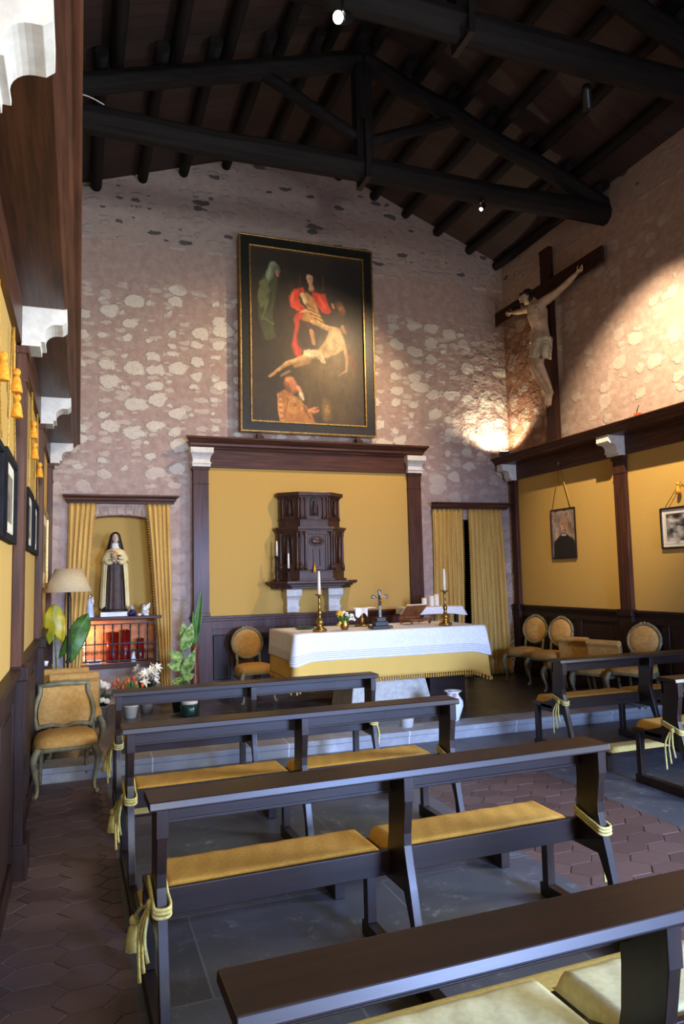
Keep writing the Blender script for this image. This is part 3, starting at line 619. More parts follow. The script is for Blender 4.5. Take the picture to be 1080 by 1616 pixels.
def big_painting():
    W, H = 2.11, 2.97
    t = thing('painting', 'huge dark oil painting in a black and gilt frame above the altar panel', 'painting', (3.216, 10.13, 3.862))
    def frame(name, o0, o1, d0, d1, mat, bev):   # rectangular ring between insets o0 and o1
        m = MB()
        for s_ in (0, 1):
            pass
        a0, b0, a1, b1 = W / 2 - o0, H / 2 - o0, W / 2 - o1, H / 2 - o1
        m.box(-a0, a0, d0, d1, H / 2 + b1, H / 2 + b0); m.box(-a0, a0, d0, d1, H / 2 - b0, H / 2 - b1)
        m.box(-a0, -a1, d0, d1, H / 2 - b1, H / 2 + b1); m.box(a1, a0, d0, d1, H / 2 - b1, H / 2 + b1)
        return m.build(name, mat, t, bevel=bev)
    frame('outer_gilt_edge', 0, .022, -.05, .06, MGILT, .006); frame('frame', .017, .152, -.032, .06, MGREENF, .004); frame('inner_gilt_edge', .149, .173, -.045, .06, MGILT, .006)
    MB().box(-W / 2 + .05, W / 2 - .05, .03, .07, .05, H - .05).build('stretcher', MDARK['x'], t)
    PW, PH = 300, 440
    p = Paint(PW, PH, 1.47, (44, 34, 20)); C = p.cap
    n = paint_noise(PH, PW, 4, 3); p.c *= (.7 + .6 * n)[..., None]
    C(.58, .66, .75, .62, .44, .40, (104, 84, 50), 1.0, .8); C(.5, .34, .5, .30, .36, .3, (74, 54, 30), 1.0, .8); C(.5, .88, .75, .92, .40, .3, (88, 70, 36), 1.0, .7); C(.9, .1, .9, .2, .3, .3, (24, 18, 12), 1, .7)
    # veiled woman in green, upper left
    p.poly([(.10, .17), (.17, .10), (.24, .16), (.22, .26), (.19, .36), (.21, .52), (.12, .54), (.07, .42), (.06, .28)], (62, 68, 40), 6)
    p.poly([(.075, .20), (.13, .17), (.16, .24), (.13, .33), (.09, .36), (.065, .28)], (96, 102, 60), 5); C(.15, .30, .10, .42, .02, .012, (100, 106, 64), .8, .8); C(.09, .40, .20, .44, .014, .012, (92, 98, 60), .8, .8); C(.18, .26, .16, .36, .012, .010, (40, 44, 26), .9, .8); C(.12, .46, .20, .50, .014, .01, (70, 76, 46), .9, .7)
    C(.20, .10, .16, .17, .052, .045, (118, 128, 98), .5, 1, .4); C(.235, .105, .25, .13, .03, .024, (96, 106, 80), .6, 1, .3); C(.235, .135, .24, .155, .026, .02, (172, 118, 86), .55, 1, .3); C(.252, .145, .255, .148, .008, .006, (132, 84, 60), .9, .8); C(.175, .12, .15, .20, .010, .008, (150, 158, 126), .9, .7)
    # standing figure in a red mantle
    for x in (.43, .64): C(x, .13, x - .005, .21, .016, .012, (104, 48, 32), .8, .6)
    p.poly([(.46, .20), (.38, .225), (.335, .27), (.345, .325), (.40, .345), (.46, .355), (.49, .33), (.43, .30), (.42, .265), (.48, .235)], (198, 64, 38), 3)
    C(.37, .25, .36, .30, .02, .018, (222, 92, 58), .8, .8); C(.43, .325, .47, .342, .014, .010, (150, 42, 28), .8, .8)
    p.poly([(.535, .225), (.60, .235), (.655, .225), (.67, .27), (.71, .335), (.68, .352), (.62, .34), (.575, .30), (.54, .265)], (200, 58, 34), 3)
    C(.60, .25, .66, .32, .016, .012, (224, 88, 54), .8, .8); C(.56, .25, .61, .31, .010, .010, (146, 40, 28), .9, .8); C(.64, .25, .69, .33, .008, .008, (150, 42, 28), .9, .7)
    p.poly([(.44, .245), (.49, .235), (.54, .26), (.575, .30), (.60, .35), (.64, .40), (.66, .44), (.50, .44), (.44, .42), (.45, .36), (.49, .32), (.455, .28)], (168, 122, 66), 3)
    C(.455, .25, .475, .29, .03, .026, (214, 184, 136), .6, 1, .3); C(.49, .30, .56, .33, .014, .012, (120, 78, 40), .8, .8)
    for k in range(7): C(.47 + .022 * k, .325 + .014 * k, .60 + .008 * k, .355 + .012 * k, .010, .008, (206, 166, 96) if k % 2 else (104, 68, 32), .8, .75)
    C(.475, .34, .455, .345, .022, .018, (210, 162, 112), .6, 1, .3); C(.44, .35, .42, .36, .016, .012, (196, 146, 100), .7, .9)
    p.poly([(.40, .355), (.46, .36), (.44, .40), (.42, .44), (.40, .50), (.41, .55), (.44, .58), (.42, .63), (.375, .60), (.35, .55), (.37, .50), (.385, .44), (.37, .40)], (176, 54, 34), 4); C(.38, .54, .40, .60, .016, .01, (208, 78, 50), .8, .8)
    p.poly([(.42, .40), (.62, .42), (.60, .50), (.56, .56), (.44, .56)], (58, 40, 26), 6, .9); C(.53, .46, .545, .53, .028, .022, (176, 128, 82), .6, 1, .3)
    C(.505, .13, .50, .19, .055, .05, (48, 30, 18), .6, 1); C(.55, .15, .565, .20, .022, .03, (48, 30, 18), .7, .9); C(.515, .145, .522, .172, .036, .028, (206, 158, 114), .45, 1, .3); C(.525, .185, .53, .21, .022, .036, (200, 150, 106), .6, 1, .25)
    C(.506, .150, .512, .151, .007, .006, (124, 82, 56), 1, .7); C(.53, .152, .534, .153, .006, .006, (124, 82, 56), 1, .7); C(.52, .155, .521, .164, .004, .005, (170, 122, 84), 1, .8); C(.515, .174, .526, .175, .005, .005, (150, 74, 54), 1, .8)
    # man's head behind, right
    C(.78, .34, .76, .42, .08, .07, (66, 48, 28), .8, .9); C(.79, .30, .81, .325, .046, .038, (146, 92, 56), .6, .95, .3); C(.80, .335, .82, .345, .03, .02, (92, 64, 40), .7, .9); C(.775, .285, .80, .28, .04, .03, (90, 58, 34), .8, .8); C(.725, .29, .73, .31, .018, .018, (180, 116, 80), .6, .9)
    # reclining pale body
    C(.54, .405, .64, .425, .022, .026, (176, 140, 88), .5, 1, .3); C(.64, .425, .74, .44, .026, .032, (186, 150, 98), .5, 1, .3)
    p.poly([(.70, .42), (.78, .43), (.83, .50), (.82, .55), (.74, .585), (.66, .61), (.58, .625), (.555, .59), (.60, .55), (.655, .50)], (182, 150, 98), 4)
    C(.73, .47, .70, .55, .05, .045, (204, 174, 122), .9, .8, .2); C(.66, .54, .62, .57, .03, .03, (152, 120, 74), .9, .6); C(.78, .52, .72, .57, .014, .012, (146, 114, 70), .9, .6); C(.71, .50, .75, .52, .008, .008, (140, 108, 66), .9, .6)
    C(.815, .425, .83, .445, .038, .034, (150, 112, 70), .55, 1, .3); C(.84, .41, .85, .44, .03, .026, (62, 42, 26), .7, .9); C(.81, .455, .80, .462, .018, .012, (96, 66, 40), .8, .8)
    C(.60, .585, .47, .615, .05, .042, (188, 152, 100), .55, 1, .3); C(.47, .615, .32, .655, .036, .028, (182, 142, 90), .55, 1, .3); C(.32, .655, .20, .72, .026, .016, (170, 130, 82), .55, 1, .3); C(.20, .72, .155, .74, .018, .014, (166, 126, 80), .6, 1); C(.50, .635, .38, .67, .036, .026, (150, 116, 70), .7, .9, .2); C(.33, .70, .26, .735, .018, .016, (140, 106, 68), .7, .9)
    p.poly([(.45, .575), (.55, .565), (.61, .58), (.655, .645), (.61, .64), (.58, .605), (.50, .61), (.45, .60)], (206, 186, 142), 3); C(.59, .60, .64, .64, .008, .006, (150, 130, 92), .9, .7); C(.49, .58, .55, .59, .007, .007, (160, 140, 100), .9, .7)
    C(.82, .53, .845, .60, .028, .022, (160, 126, 80), .6, 1, .3); C(.845, .60, .84, .665, .021, .015, (164, 128, 82), .6, 1, .3); C(.835, .675, .79, .695, .017, .012, (168, 130, 84), .7, 1); C(.78, .70, .765, .71, .007, .006, (160, 122, 78), .8, .9); C(.88, .58, .92, .66, .04, .03, (104, 42, 32), .8, .5)
    # bearded man in an embroidered cope, below
    p.poly([(.22, .83), (.29, .81), (.40, .86), (.47, .90), (.52, .95), (.55, 1.0), (.25, 1.0)], (160, 104, 50), 4); p.poly([(.215, .84), (.255, .835), (.28, 1.0), (.235, 1.0)], (190, 128, 70), 2)
    for r_ in (.03, .05, .07):
        d = np.abs(np.hypot(p.u - .365, (p.v - .895) * 1.47) - r_); p.blend(np.clip(1 - d / .009, 0, 1) * .6, (216, 164, 92))
    for k in range(9): C(.235 + .002 * k, .85 + .016 * k, .25 + .002 * k, .852 + .016 * k, .010, .010, (222, 170, 100) if k % 2 else (120, 70, 34), .8, .6)
    C(.44, .90, .50, .97, .012, .01, (104, 62, 30), .9, .7); C(.31, .86, .28, .95, .012, .01, (112, 66, 32), .9, .6); C(.365, .895, .365, .896, .018, .018, (140, 84, 44), .9, .8)
    C(.335, .765, .37, .80, .06, .05, (180, 112, 68), .5, 1, .35); C(.30, .78, .33, .82, .034, .036, (130, 80, 50), .7, .8); C(.40, .795, .42, .815, .026, .022, (196, 132, 84), .6, 1, .2); C(.425, .835, .445, .865, .032, .012, (206, 184, 154), .7, 1, .2); C(.40, .785, .412, .787, .007, .006, (96, 56, 36), .9, .8); C(.36, .82, .35, .84, .022, .02, (150, 96, 62), .8, .8)
    C(.50, .925, .54, .905, .026, .016, (190, 122, 72), .6, 1, .3); C(.53, .93, .575, .92, .022, .014, (184, 116, 68), .6, 1, .3); C(.54, .91, .57, .90, .008, .006, (206, 140, 88), .8, .9)
    C(.65, .88, .655, .96, .065, .06, (112, 88, 42), .7, .8, .3); C(.65, .90, .66, .93, .034, .028, (150, 116, 56), .7, .8, .3); C(.635, .895, .64, .896, .008, .007, (50, 36, 18), .9, .8); C(.67, .90, .675, .901, .008, .007, (50, 36, 18), .9, .8); C(.65, .93, .665, .931, .008, .006, (70, 44, 22), .9, .8)
    C(.72, .58, .80, .72, .26, .3, (150, 132, 90), 1.0, .28); n2 = paint_noise(PH, PW, 30, 9); p.c = np.clip(p.c * (.80 + .40 * n2)[..., None], 0, 1)
    p.canvas('canvas', W - .34, H - .34, t, MOIL, (0, -.005, H / 2))
    return t
big_painting()
for x in (2.44, 3.98):
    tag(MB().box(-.05, .05, -.10, .0, 0, .055).box(-.035, .035, -.05, .04, .055, .09).build('support_block', MTRIM['x'], loc=(x, 10.15, 3.752 + .0), bevel=.004), 'small dark wooden block holding up the %s lower corner of the big painting' % ('left' if x < 3 else 'right'), 'block', 'blocks under the big painting')

def framed(label, W, H, loc, axis, art, fw=.03, mat=MBLACK, mount=0., dep=.03, name='framed_picture', group=None):
    """ wall picture; loc = centre of its back on the wall """
    t = thing(name, label, 'picture', loc, 0, group); sg = {'+x': 1, '-x': -1}[axis]
    def bx(m, d0, d1, y0, y1, z0, z1): m.box(min(sg * d0, sg * d1), max(sg * d0, sg * d1), y0, y1, z0, z1)
    m = MB(); a, b = W / 2, H / 2
    bx(m, 0, dep, -a, a, b - fw, b); bx(m, 0, dep, -a, a, -b, -b + fw); bx(m, 0, dep, -a, -a + fw, -b + fw, b - fw); bx(m, 0, dep, a - fw, a, -b + fw, b - fw)
    m.build('frame', mat, t, bevel=.004)
    m = MB(); bx(m, 0, dep * .4, -a + fw * .6, a - fw * .6, -b + fw * .6, b - fw * .6); m.build('mount', MPAPER, t)
    art.canvas('print', W - 2 * fw - 2 * mount, H - 2 * fw - 2 * mount, t, MPRINT, (sg * dep * .5, 0, 0), axis)
    return t
def hang_cord(pts, label, mat, r=.006, tassels=(), name='picture_cord'):
    o0 = Vector(pts[0][0]); t = thing(name, label, 'cord', o0, 0)
    m = MB()
    for q in pts: m.tube([Vector(p) - o0 for p in q], r, 6)
    m.build('cord', mat, t)
    for c, s_ in tassels:
        c = Vector(c) - o0
        x = MB(); x.ball((c.x, c.y, c.z), (.026 * s_, .026 * s_, .03 * s_), 12); x.lathe([(.012 * s_, -.02 * s_), (.026 * s_, -.05 * s_), (.034 * s_, -.10 * s_), (.04 * s_, -.14 * s_), (.03 * s_, -.143 * s_)], tuple(c), 12)
        x.build('tassel', MORANGE, t)
    return t
# right wall: portrait hung on a cord, engraving on a cord
p = Paint(60, 80, 1.3, (150, 132, 116)); n = paint_noise(80, 60, 5, 4); p.c *= (.6 + .7 * n)[..., None]; n = paint_noise(80, 60, 9, 14); p.blend((n > .6) * .5, (96, 52, 40))
p.poly([(.08, .66), (.30, .56), (.42, .50), (.62, .50), (.72, .56), (.95, .64), (1, 1), (.05, 1)], (20, 22, 28), 1)
p.cap(.51, .30, .51, .42, .16, .12, (184, 134, 104), .3, 1, .3); p.cap(.51, .19, .51, .25, .14, .15, (152, 118, 98), .4, .9); p.cap(.44, .3, .45, .3, .025, .025, (60, 36, 28), .8, .9); p.cap(.58, .3, .59, .3, .025, .025, (60, 36, 28), .8, .9); p.cap(.51, .33, .52, .37, .02, .025, (120, 78, 60), .8, .8); p.cap(.47, .43, .56, .43, .02, .02, (98, 54, 44), .8, .9)
p.cap(.43, .53, .6, .53, .028, .028, (196, 192, 186), .5, .9)
o = framed('small portrait of a balding man in black dress hung by a cord', .56, .74, (XR - .004, 8.89, 2.31), '-x', p, .012, MDARK['z'], 0, .025, 'portrait')
hang_cord([[(XR - .028, 9.12, 2.675), (XR - .02, 8.91, 3.33), (XR - .028, 8.67, 2.675)], [(XR - .04, 8.91, 3.33), (XR - .034, 8.9, 3.38)]], 'pale cord in a tall triangle holding the portrait on the right wall', MGOLDTHREAD, .007)
p = Paint(90, 60, .62, (214, 206, 196))
p.poly([(.05, .06), (.95, .06), (.95, .9), (.05, .9)], (70, 66, 66)); n = paint_noise(60, 90, 7, 21); p.c = np.where(((p.u > .05) & (p.u < .95) & (p.v > .06) & (p.v < .9))[..., None], np.clip((n[..., None] - .22) * 1.3, .1, .8) * np.array([1, .97, .95]), p.c)
for a, b, r_ in ((.3, .5, .09), (.5, .55, .11), (.62, .45, .08), (.2, .7, .08), (.75, .6, .1)): p.cap(a, b, a + .05, b + .2, r_ * .6, r_, (176, 170, 166), .7, .8, .5)
framed('black and white engraving in a thin dark frame at the right edge of the photo', .86, .50, (XR - .004, 6.55, 2.245), '-x', p, .02, MBLACK, .035, .025, 'engraving')
hang_cord([[(XR - .034, 6.88, 2.50), (XR - .024, 6.62, 2.79), (XR - .034, 6.25, 2.50)]], 'thin cord and tassel holding the engraving on the right wall', MGOLDTHREAD, .005, (((XR - .035, 6.66, 2.76), .8),))
# left wall: framed prints hung on cords with orange tassels
def old_print(seed, tone):
    p = Paint(50, 50, 1, (222, 212, 180)); n = paint_noise(50, 50, 6, seed)
    p.poly([(.16, .14), (.84, .14), (.84, .86), (.16, .86)], tone); msk = ((p.u > .16) & (p.u < .84) & (p.v > .14) & (p.v < .86))[..., None]
    return p, np.where(msk, p.c * (.5 + n)[..., None], p.c)
G = 'framed prints on the yellow left wall'
for (y0, y1, z0, z1, lab, sd, fm, fwid) in ((3.25, 3.88, 1.98, 2.43, 'framed print cut by the left edge of the photo, nearest the viewer', 1, MFRAME, .035), (4.05, 4.70, 1.98, 2.46, 'black framed print beside the nearest brown pilaster on the left wall', 2, MFRAME, .04), (5.74, 6.40, 2.0, 2.46, 'narrow-looking black framed print beyond the nearest left pilaster', 3, MFRAME, .035), (6.55, 7.15, 2.0, 2.45, 'black framed print just before the fourth left pilaster, below a tassel', 4, MFRAME, .035), (8.05, 9.35, 1.70, 2.56, 'large gilt framed picture near the far end of the left wall, above the lampshade', 5, MGILT, .05)):
    p, c = old_print(sd, (120, 112, 96)); p.c = np.clip(c, 0, 1)
    framed(lab, y1 - y0, z1 - z0, (XL + .003, (y0 + y1) / 2, (z0 + z1) / 2), '+x', p, fwid, fm, .02, .035, 'framed_print', G)
for y, zt, ts, lab in ((3.56, 3.15, ((3.60, 2.80),), 'picture cord with an orange tassel at the left edge of the photo'), (4.37, 3.2, ((4.34, 2.93), (4.40, 2.80)), 'picture cord with orange tassel before the nearest left pilaster'), (6.07, 3.25, ((5.98, 2.98), (6.12, 2.84)), 'picture cord with two orange tassels, one above the other, past the nearest left pilaster'), (6.85, 3.25, ((6.9, 2.80),), 'picture cord with a single bright orange tassel beside the fourth left pilaster')):
    x = XL + .03
    hang_cord([[(x, y - .24, 2.455), (x - .01, y, zt), (x, y + .24, 2.455)], [(x, y, zt), (x + .005, y + .01, ts[-1][1])]], lab, MGOLDTHREAD, .005, [((x + .02, a, b), .8) for a, b in ts])

# ------------------------------------------------------------------ retable on its shelf
def retable():
    t = thing('retable_cabinet', 'dark carved wooden tabernacle cabinet of two tiers on the yellow panel', 'tabernacle', (3.17, YB - .085, 1.70))
    def tier(name, hw, cw, d, z0, z1):    # canted plan: half width, half width of the front face, depth
        pts = [(-hw, 0), (-hw, -d * .35), (-cw, -d), (cw, -d), (hw, -d * .35), (hw, 0)]
        return [MB().prism(pts, 'z', z0, z1).build(name, MCARVE, t, bevel=.004), pts]
    def mould(m, hw, cw, d, z0, z1, e):
        m.prism([(-hw - e, 0), (-hw - e, -d * .35 - e * .6), (-cw - e * .5, -d - e), (cw + e * .5, -d - e), (hw + e, -d * .35 - e * .6), (hw + e, 0)], 'z', z0, z1)
    tier('lower_tier', .50, .25, .36, 0, .76); tier('upper_tier', .455, .21, .30, .76, 1.27)
    m = MB(); mould(m, .50, .25, .36, .0, .03, .03); mould(m, .50, .25, .36, .13, .15, .015); mould(m, .50, .25, .36, .70, .73, .02); mould(m, .50, .25, .36, .73, .765, .04); mould(m, .455, .21, .30, .87, .885, .015); mould(m, .455, .21, .30, 1.19, 1.215, .02); mould(m, .455, .21, .30, 1.215, 1.27, .05)
    m.build('mouldings', MCARVE, t, bevel=.005)
    def face(u, hw, cw, d, side):  # point on the front (side 0) or canted face, u in 0..1
        a, b = {0: ((-cw, -d), (cw, -d)), -1: ((-hw, -d * .35), (-cw, -d)), 1: ((cw, -d), (hw, -d * .35))}[side]
        return lerp(a[0], b[0], u), lerp(a[1], b[1], u)
    cols = MB()
    for (hw, cw, d, z0, z1, r) in ((.50, .25, .36, .15, .70, .02), (.455, .21, .30, .885, 1.19, .016)):
        for side, us in ((0, (.04, .18, .82, .96)), (-1, (.12, .90)), (1, (.10, .88))):
            for u in us:
                x, y = face(u, hw, cw, d, side)
                H = z1 - z0
                cols.lathe([(r * 1.5, 0), (r * 1.5, H * .12), (r * 1.1, H * .15), (r, H * .2), (r * .85, H * .85), (r * 1.3, H * .92), (r * 1.5, H)], (x, y - r * .5, z0), 10)
    cols.build('columns', MCARVE, t)
    MNICHEDARK = MBLACK  # flat black panels put the shade of the hollow niches into colour
    for side in (0, -1, 1):
        for (hw, cw, d, zb, h, wv) in ((.50, .25, .36, .24, .36, .06), (.455, .21, .30, .93, .20, .05)):
            if side == 0 and zb < .5: continue
            x, y = face(.5, hw, cw, d, side); a, b = face(0, hw, cw, d, side), face(1, hw, cw, d, side)
            tx, ty = b[0] - a[0], b[1] - a[1]; L = math.hypot(tx, ty); tx, ty = tx / L, ty / L; nx, ny = ty, -tx
            arc = [(-wv, 0), (wv, 0), (wv, h)] + [(wv * math.cos(q), h + wv * math.sin(q)) for q in [PI * i / 8 for i in range(1, 8)]] + [(-wv, h)]
            m = MB(); n = len(arc); P = lambda q, o: (x + tx * q[0] + nx * o, y + ty * q[0] + ny * o, zb + q[1])
            m.add([P(q, .003) for q in arc] + [P(q, -.02) for q in arc], [tuple(range(n))] + [(i, (i + 1) % n, (i + 1) % n + n, i + n) for i in range(n)]); m.build('niche', MNICHEDARK, t)
            m = MB(); m.tube([P(q, .006) for q in arc[1:] + arc[:1]], .012, 6); m.build('niche_moulding', MCARVE, t)
            m = MB(); m.lathe([(.03, 0), (.024, h * .3), (.03, h * .6), (.02, h * .75), (.022, h * .85), (.014, h * .98)], (x + nx * .02, y + ny * .02, zb), 10); m.ball((x + nx * .02, y + ny * .02, zb + h * 1.02), .02, 10); m.build('statuette', MCARVE, t)
    y = -.36
    m = MB(); m.box(-.15, .15, y - .02, y, .15, .69); m.build('door', MCARVE, t, bevel=.006)
    m = MB()
    for a, b, c, e in ((-.16, .16, .66, .70), (-.16, -.13, .15, .66), (.13, .16, .15, .66), (-.055, .055, .44, .455), (-.055, .055, .20, .215), (-.055, -.04, .215, .44), (.04, .055, .215, .44)): m.box(a, b, y - .035, y - .01, c, e)
    m.build('door_frame', MCARVE, t, bevel=.004)
    m = MB(); m.tube([(0, y - .015, .56), (0, y - .04, .56)], .001, 4)
    m = MB(); m.ball((0, y - .022, .56), (.085, .022, .05), 16); m.tube([(.105 * math.cos(q), y - .025, .56 + .066 * math.sin(q)) for q in [2 * PI * i / 20 for i in range(21)]], .009, 6); m.build('oval_carving', MCARVE, t)
    m = MB(); m.ball((-.045, y - .05, .20), .016, 10); m.lathe([(.012, 0), (.02, -.02), (.025, -.07), (.02, -.072)], (-.045, y - .05, .19), 10); m.tube([(-.045, y - .04, .26), (-.045, y - .05, .20)], .004, 5); m.build('key_tassel', MORANGE, t)
    return t
retable()
def shelf():
    t = thing('wall_shelf', 'dark moulded wooden shelf under the carved cabinet', 'shelf', (3.17, YB - .085, 1.59))
    m = MB()
    for a, d, z0, z1 in ((.66, .46, .075, .11), (.64, .44, .06, .075), (.60, .41, .035, .06), (.57, .38, .0, .035)):
        m.prism([(-a, 0), (-a, -d * .55), (-a + .2, -d), (a - .2, -d), (a, -d * .55), (a, 0)], 'z', z0, z1)
    m.build('shelf_board', MCARVE, t, bevel=.006)
for x, s_ in ((2.875, 'left'), (3.50, 'right')):
    tag(capital(0, 0, .083, .12, 1.26).build('shelf_bracket', MWHITEP, loc=(x, YB - .086, 1.588), bevel=.003), 'white plaster bracket under the %s end of the carved cabinet shelf' % s_, 'bracket', 'white brackets under the cabinet shelf')
shelf()
def small_candlestick(x, y, z, h, label):
    t = thing('wooden_candlestick', label, 'candlestick', (x, y, z), 0, 'candlesticks beside the cabinet')
    MB().lathe([(.05, 0), (.052, .02), (.03, .04), (.022, .08), (.034, .11), (.018, .15), (.016, h * .55), (.03, h * .6), (.02, h * .66), (.018, h * .9), (.036, h * .94), (.036, h)], (0, 0, 0), 12).build('candlestick_body', MDARK['z'], t)
    MB().lathe([(.016, 0), (.015, .12), (.012, .2), (.004, .215)], (0, 0, h), 10).build('candle', MWAX, t)
small_candlestick(2.63, YB - .30, 1.70, .36, 'dark turned candlestick with a white candle at the outer left of the carved cabinet')
small_candlestick(2.76, YB - .44, 1.70, .18, 'shorter dark candlestick with a slim white candle in front of the cabinet\'s left side')

# ------------------------------------------------------------------ pelmets, curtains
def pelmet(x0, x1, z0, z1, label, d=.15):
    prof = [(0, z0), (d - .06, z0), (d - .055, z0 + .03), (d - .035, z0 + .04), (d - .03, z0 + .07), (d - .01, z0 + .08), (d, z0 + .095), (d, z1), (0, z1)]
    m = MB(); n = len(prof)
    va = [(x0 + (d - max(q, .06)), YB - .003 - q, z) for q, z in prof]; vb = [(x1 - (d - max(q, .06)), YB - .003 - q, z) for q, z in prof]
    m.add([(a - x0, b - YB, c - z0) for a, b, c in va + vb], [tuple(range(n)), tuple(range(2 * n - 1, n - 1, -1))] + [(i, (i + 1) % n, (i + 1) % n + n, i + n) for i in range(n)])
    return tag(m.build('curtain_pelmet', MTRIM['x'], loc=(x0, YB, z0), bevel=.003), label, 'pelmet')
pelmet(-.22, 1.29, 2.80, 2.915, 'moulded wooden pelmet over the statue niche curtains'); pelmet(5.17, 6.66, 2.78, 2.885, 'dark moulded pelmet over the curtained doorway')
def curtain(edgeL, edgeR, z0, z1, n, label, fringe, y=YB - .065, amp=.028, seed=0):
    """ edgeL(t), edgeR(t): x of the two edges, t = 0 at the top """
    ox = edgeL(0); t_ = thing('curtain', label, 'curtain', (ox, y, z0), 0, 'gold damask curtains'); r = random.Random(seed); ph = [r.uniform(-.5, .5) for _ in range(n + 2)]
    def fn(u, v):
        t = 1 - v; x = lerp(edgeL(t), edgeR(t), u); k = u * n; i = int(min(k, n - 1e-6)); p_ = lerp(ph[i], ph[i + 1], k - i)
        a = amp * (.55 + .45 * t) * (1 + .5 * p_)
        return (x - ox + .006 * math.sin(7 * t + i), a * math.cos(2 * PI * k + p_ * 1.2 * t) + .3 * a * math.sin(4 * PI * k + 1), lerp(z0, z1, v) - z0)
    MB().grid(fn, n * 10, 30).build('cloth', MCURT, t_, solid=.006)
    m = MB(); e = 0 if fringe == 'L' else 1; cnt = int((z1 - z0) / .035); m2 = MB()
    for i in range(cnt):
        q = fn(e, (i + .5) / cnt); m.ball((q[0] + (-.012 if e == 0 else .012), q[1] - .006, q[2]), .010, 8)
    m.build('bobble_fringe', MGOLDTHREAD, t_); return t_
pw = lambda pts: (lambda t: float(np.interp(t, [p[0] for p in pts], [p[1] for p in pts])))
curtain(pw([(0, -.14), (.6, -.17), (1, -.17)]), pw([(0, .20), (.3, .14), (.65, .06), (1, .0)]), .16, 2.80, 5, 'gold curtain drawn back on the left of the statue niche, behind the lamp', 'R', seed=1, amp=.024)
curtain(pw([(0, .86), (.3, .93), (.65, 1.01), (1, 1.07)]), pw([(0, 1.18), (.5, 1.2), (1, 1.2)]), .16, 2.80, 5, 'gold curtain drawn back on the right of the statue niche', 'L', seed=2, amp=.024)
curtain(pw([(0, 5.24), (1, 5.23)]), pw([(0, 5.78), (1, 5.74)]), .145, 2.78, 7, 'gold curtain on the left half of the dark doorway', 'R', seed=3, amp=.032)
curtain(pw([(0, 5.89), (1, 5.90)]), pw([(0, 6.50), (.5, 6.56), (1, 6.59)]), .145, 2.78, 8, 'gold curtain on the right half of the dark doorway, next to the chairs', 'L', seed=4, amp=.032)

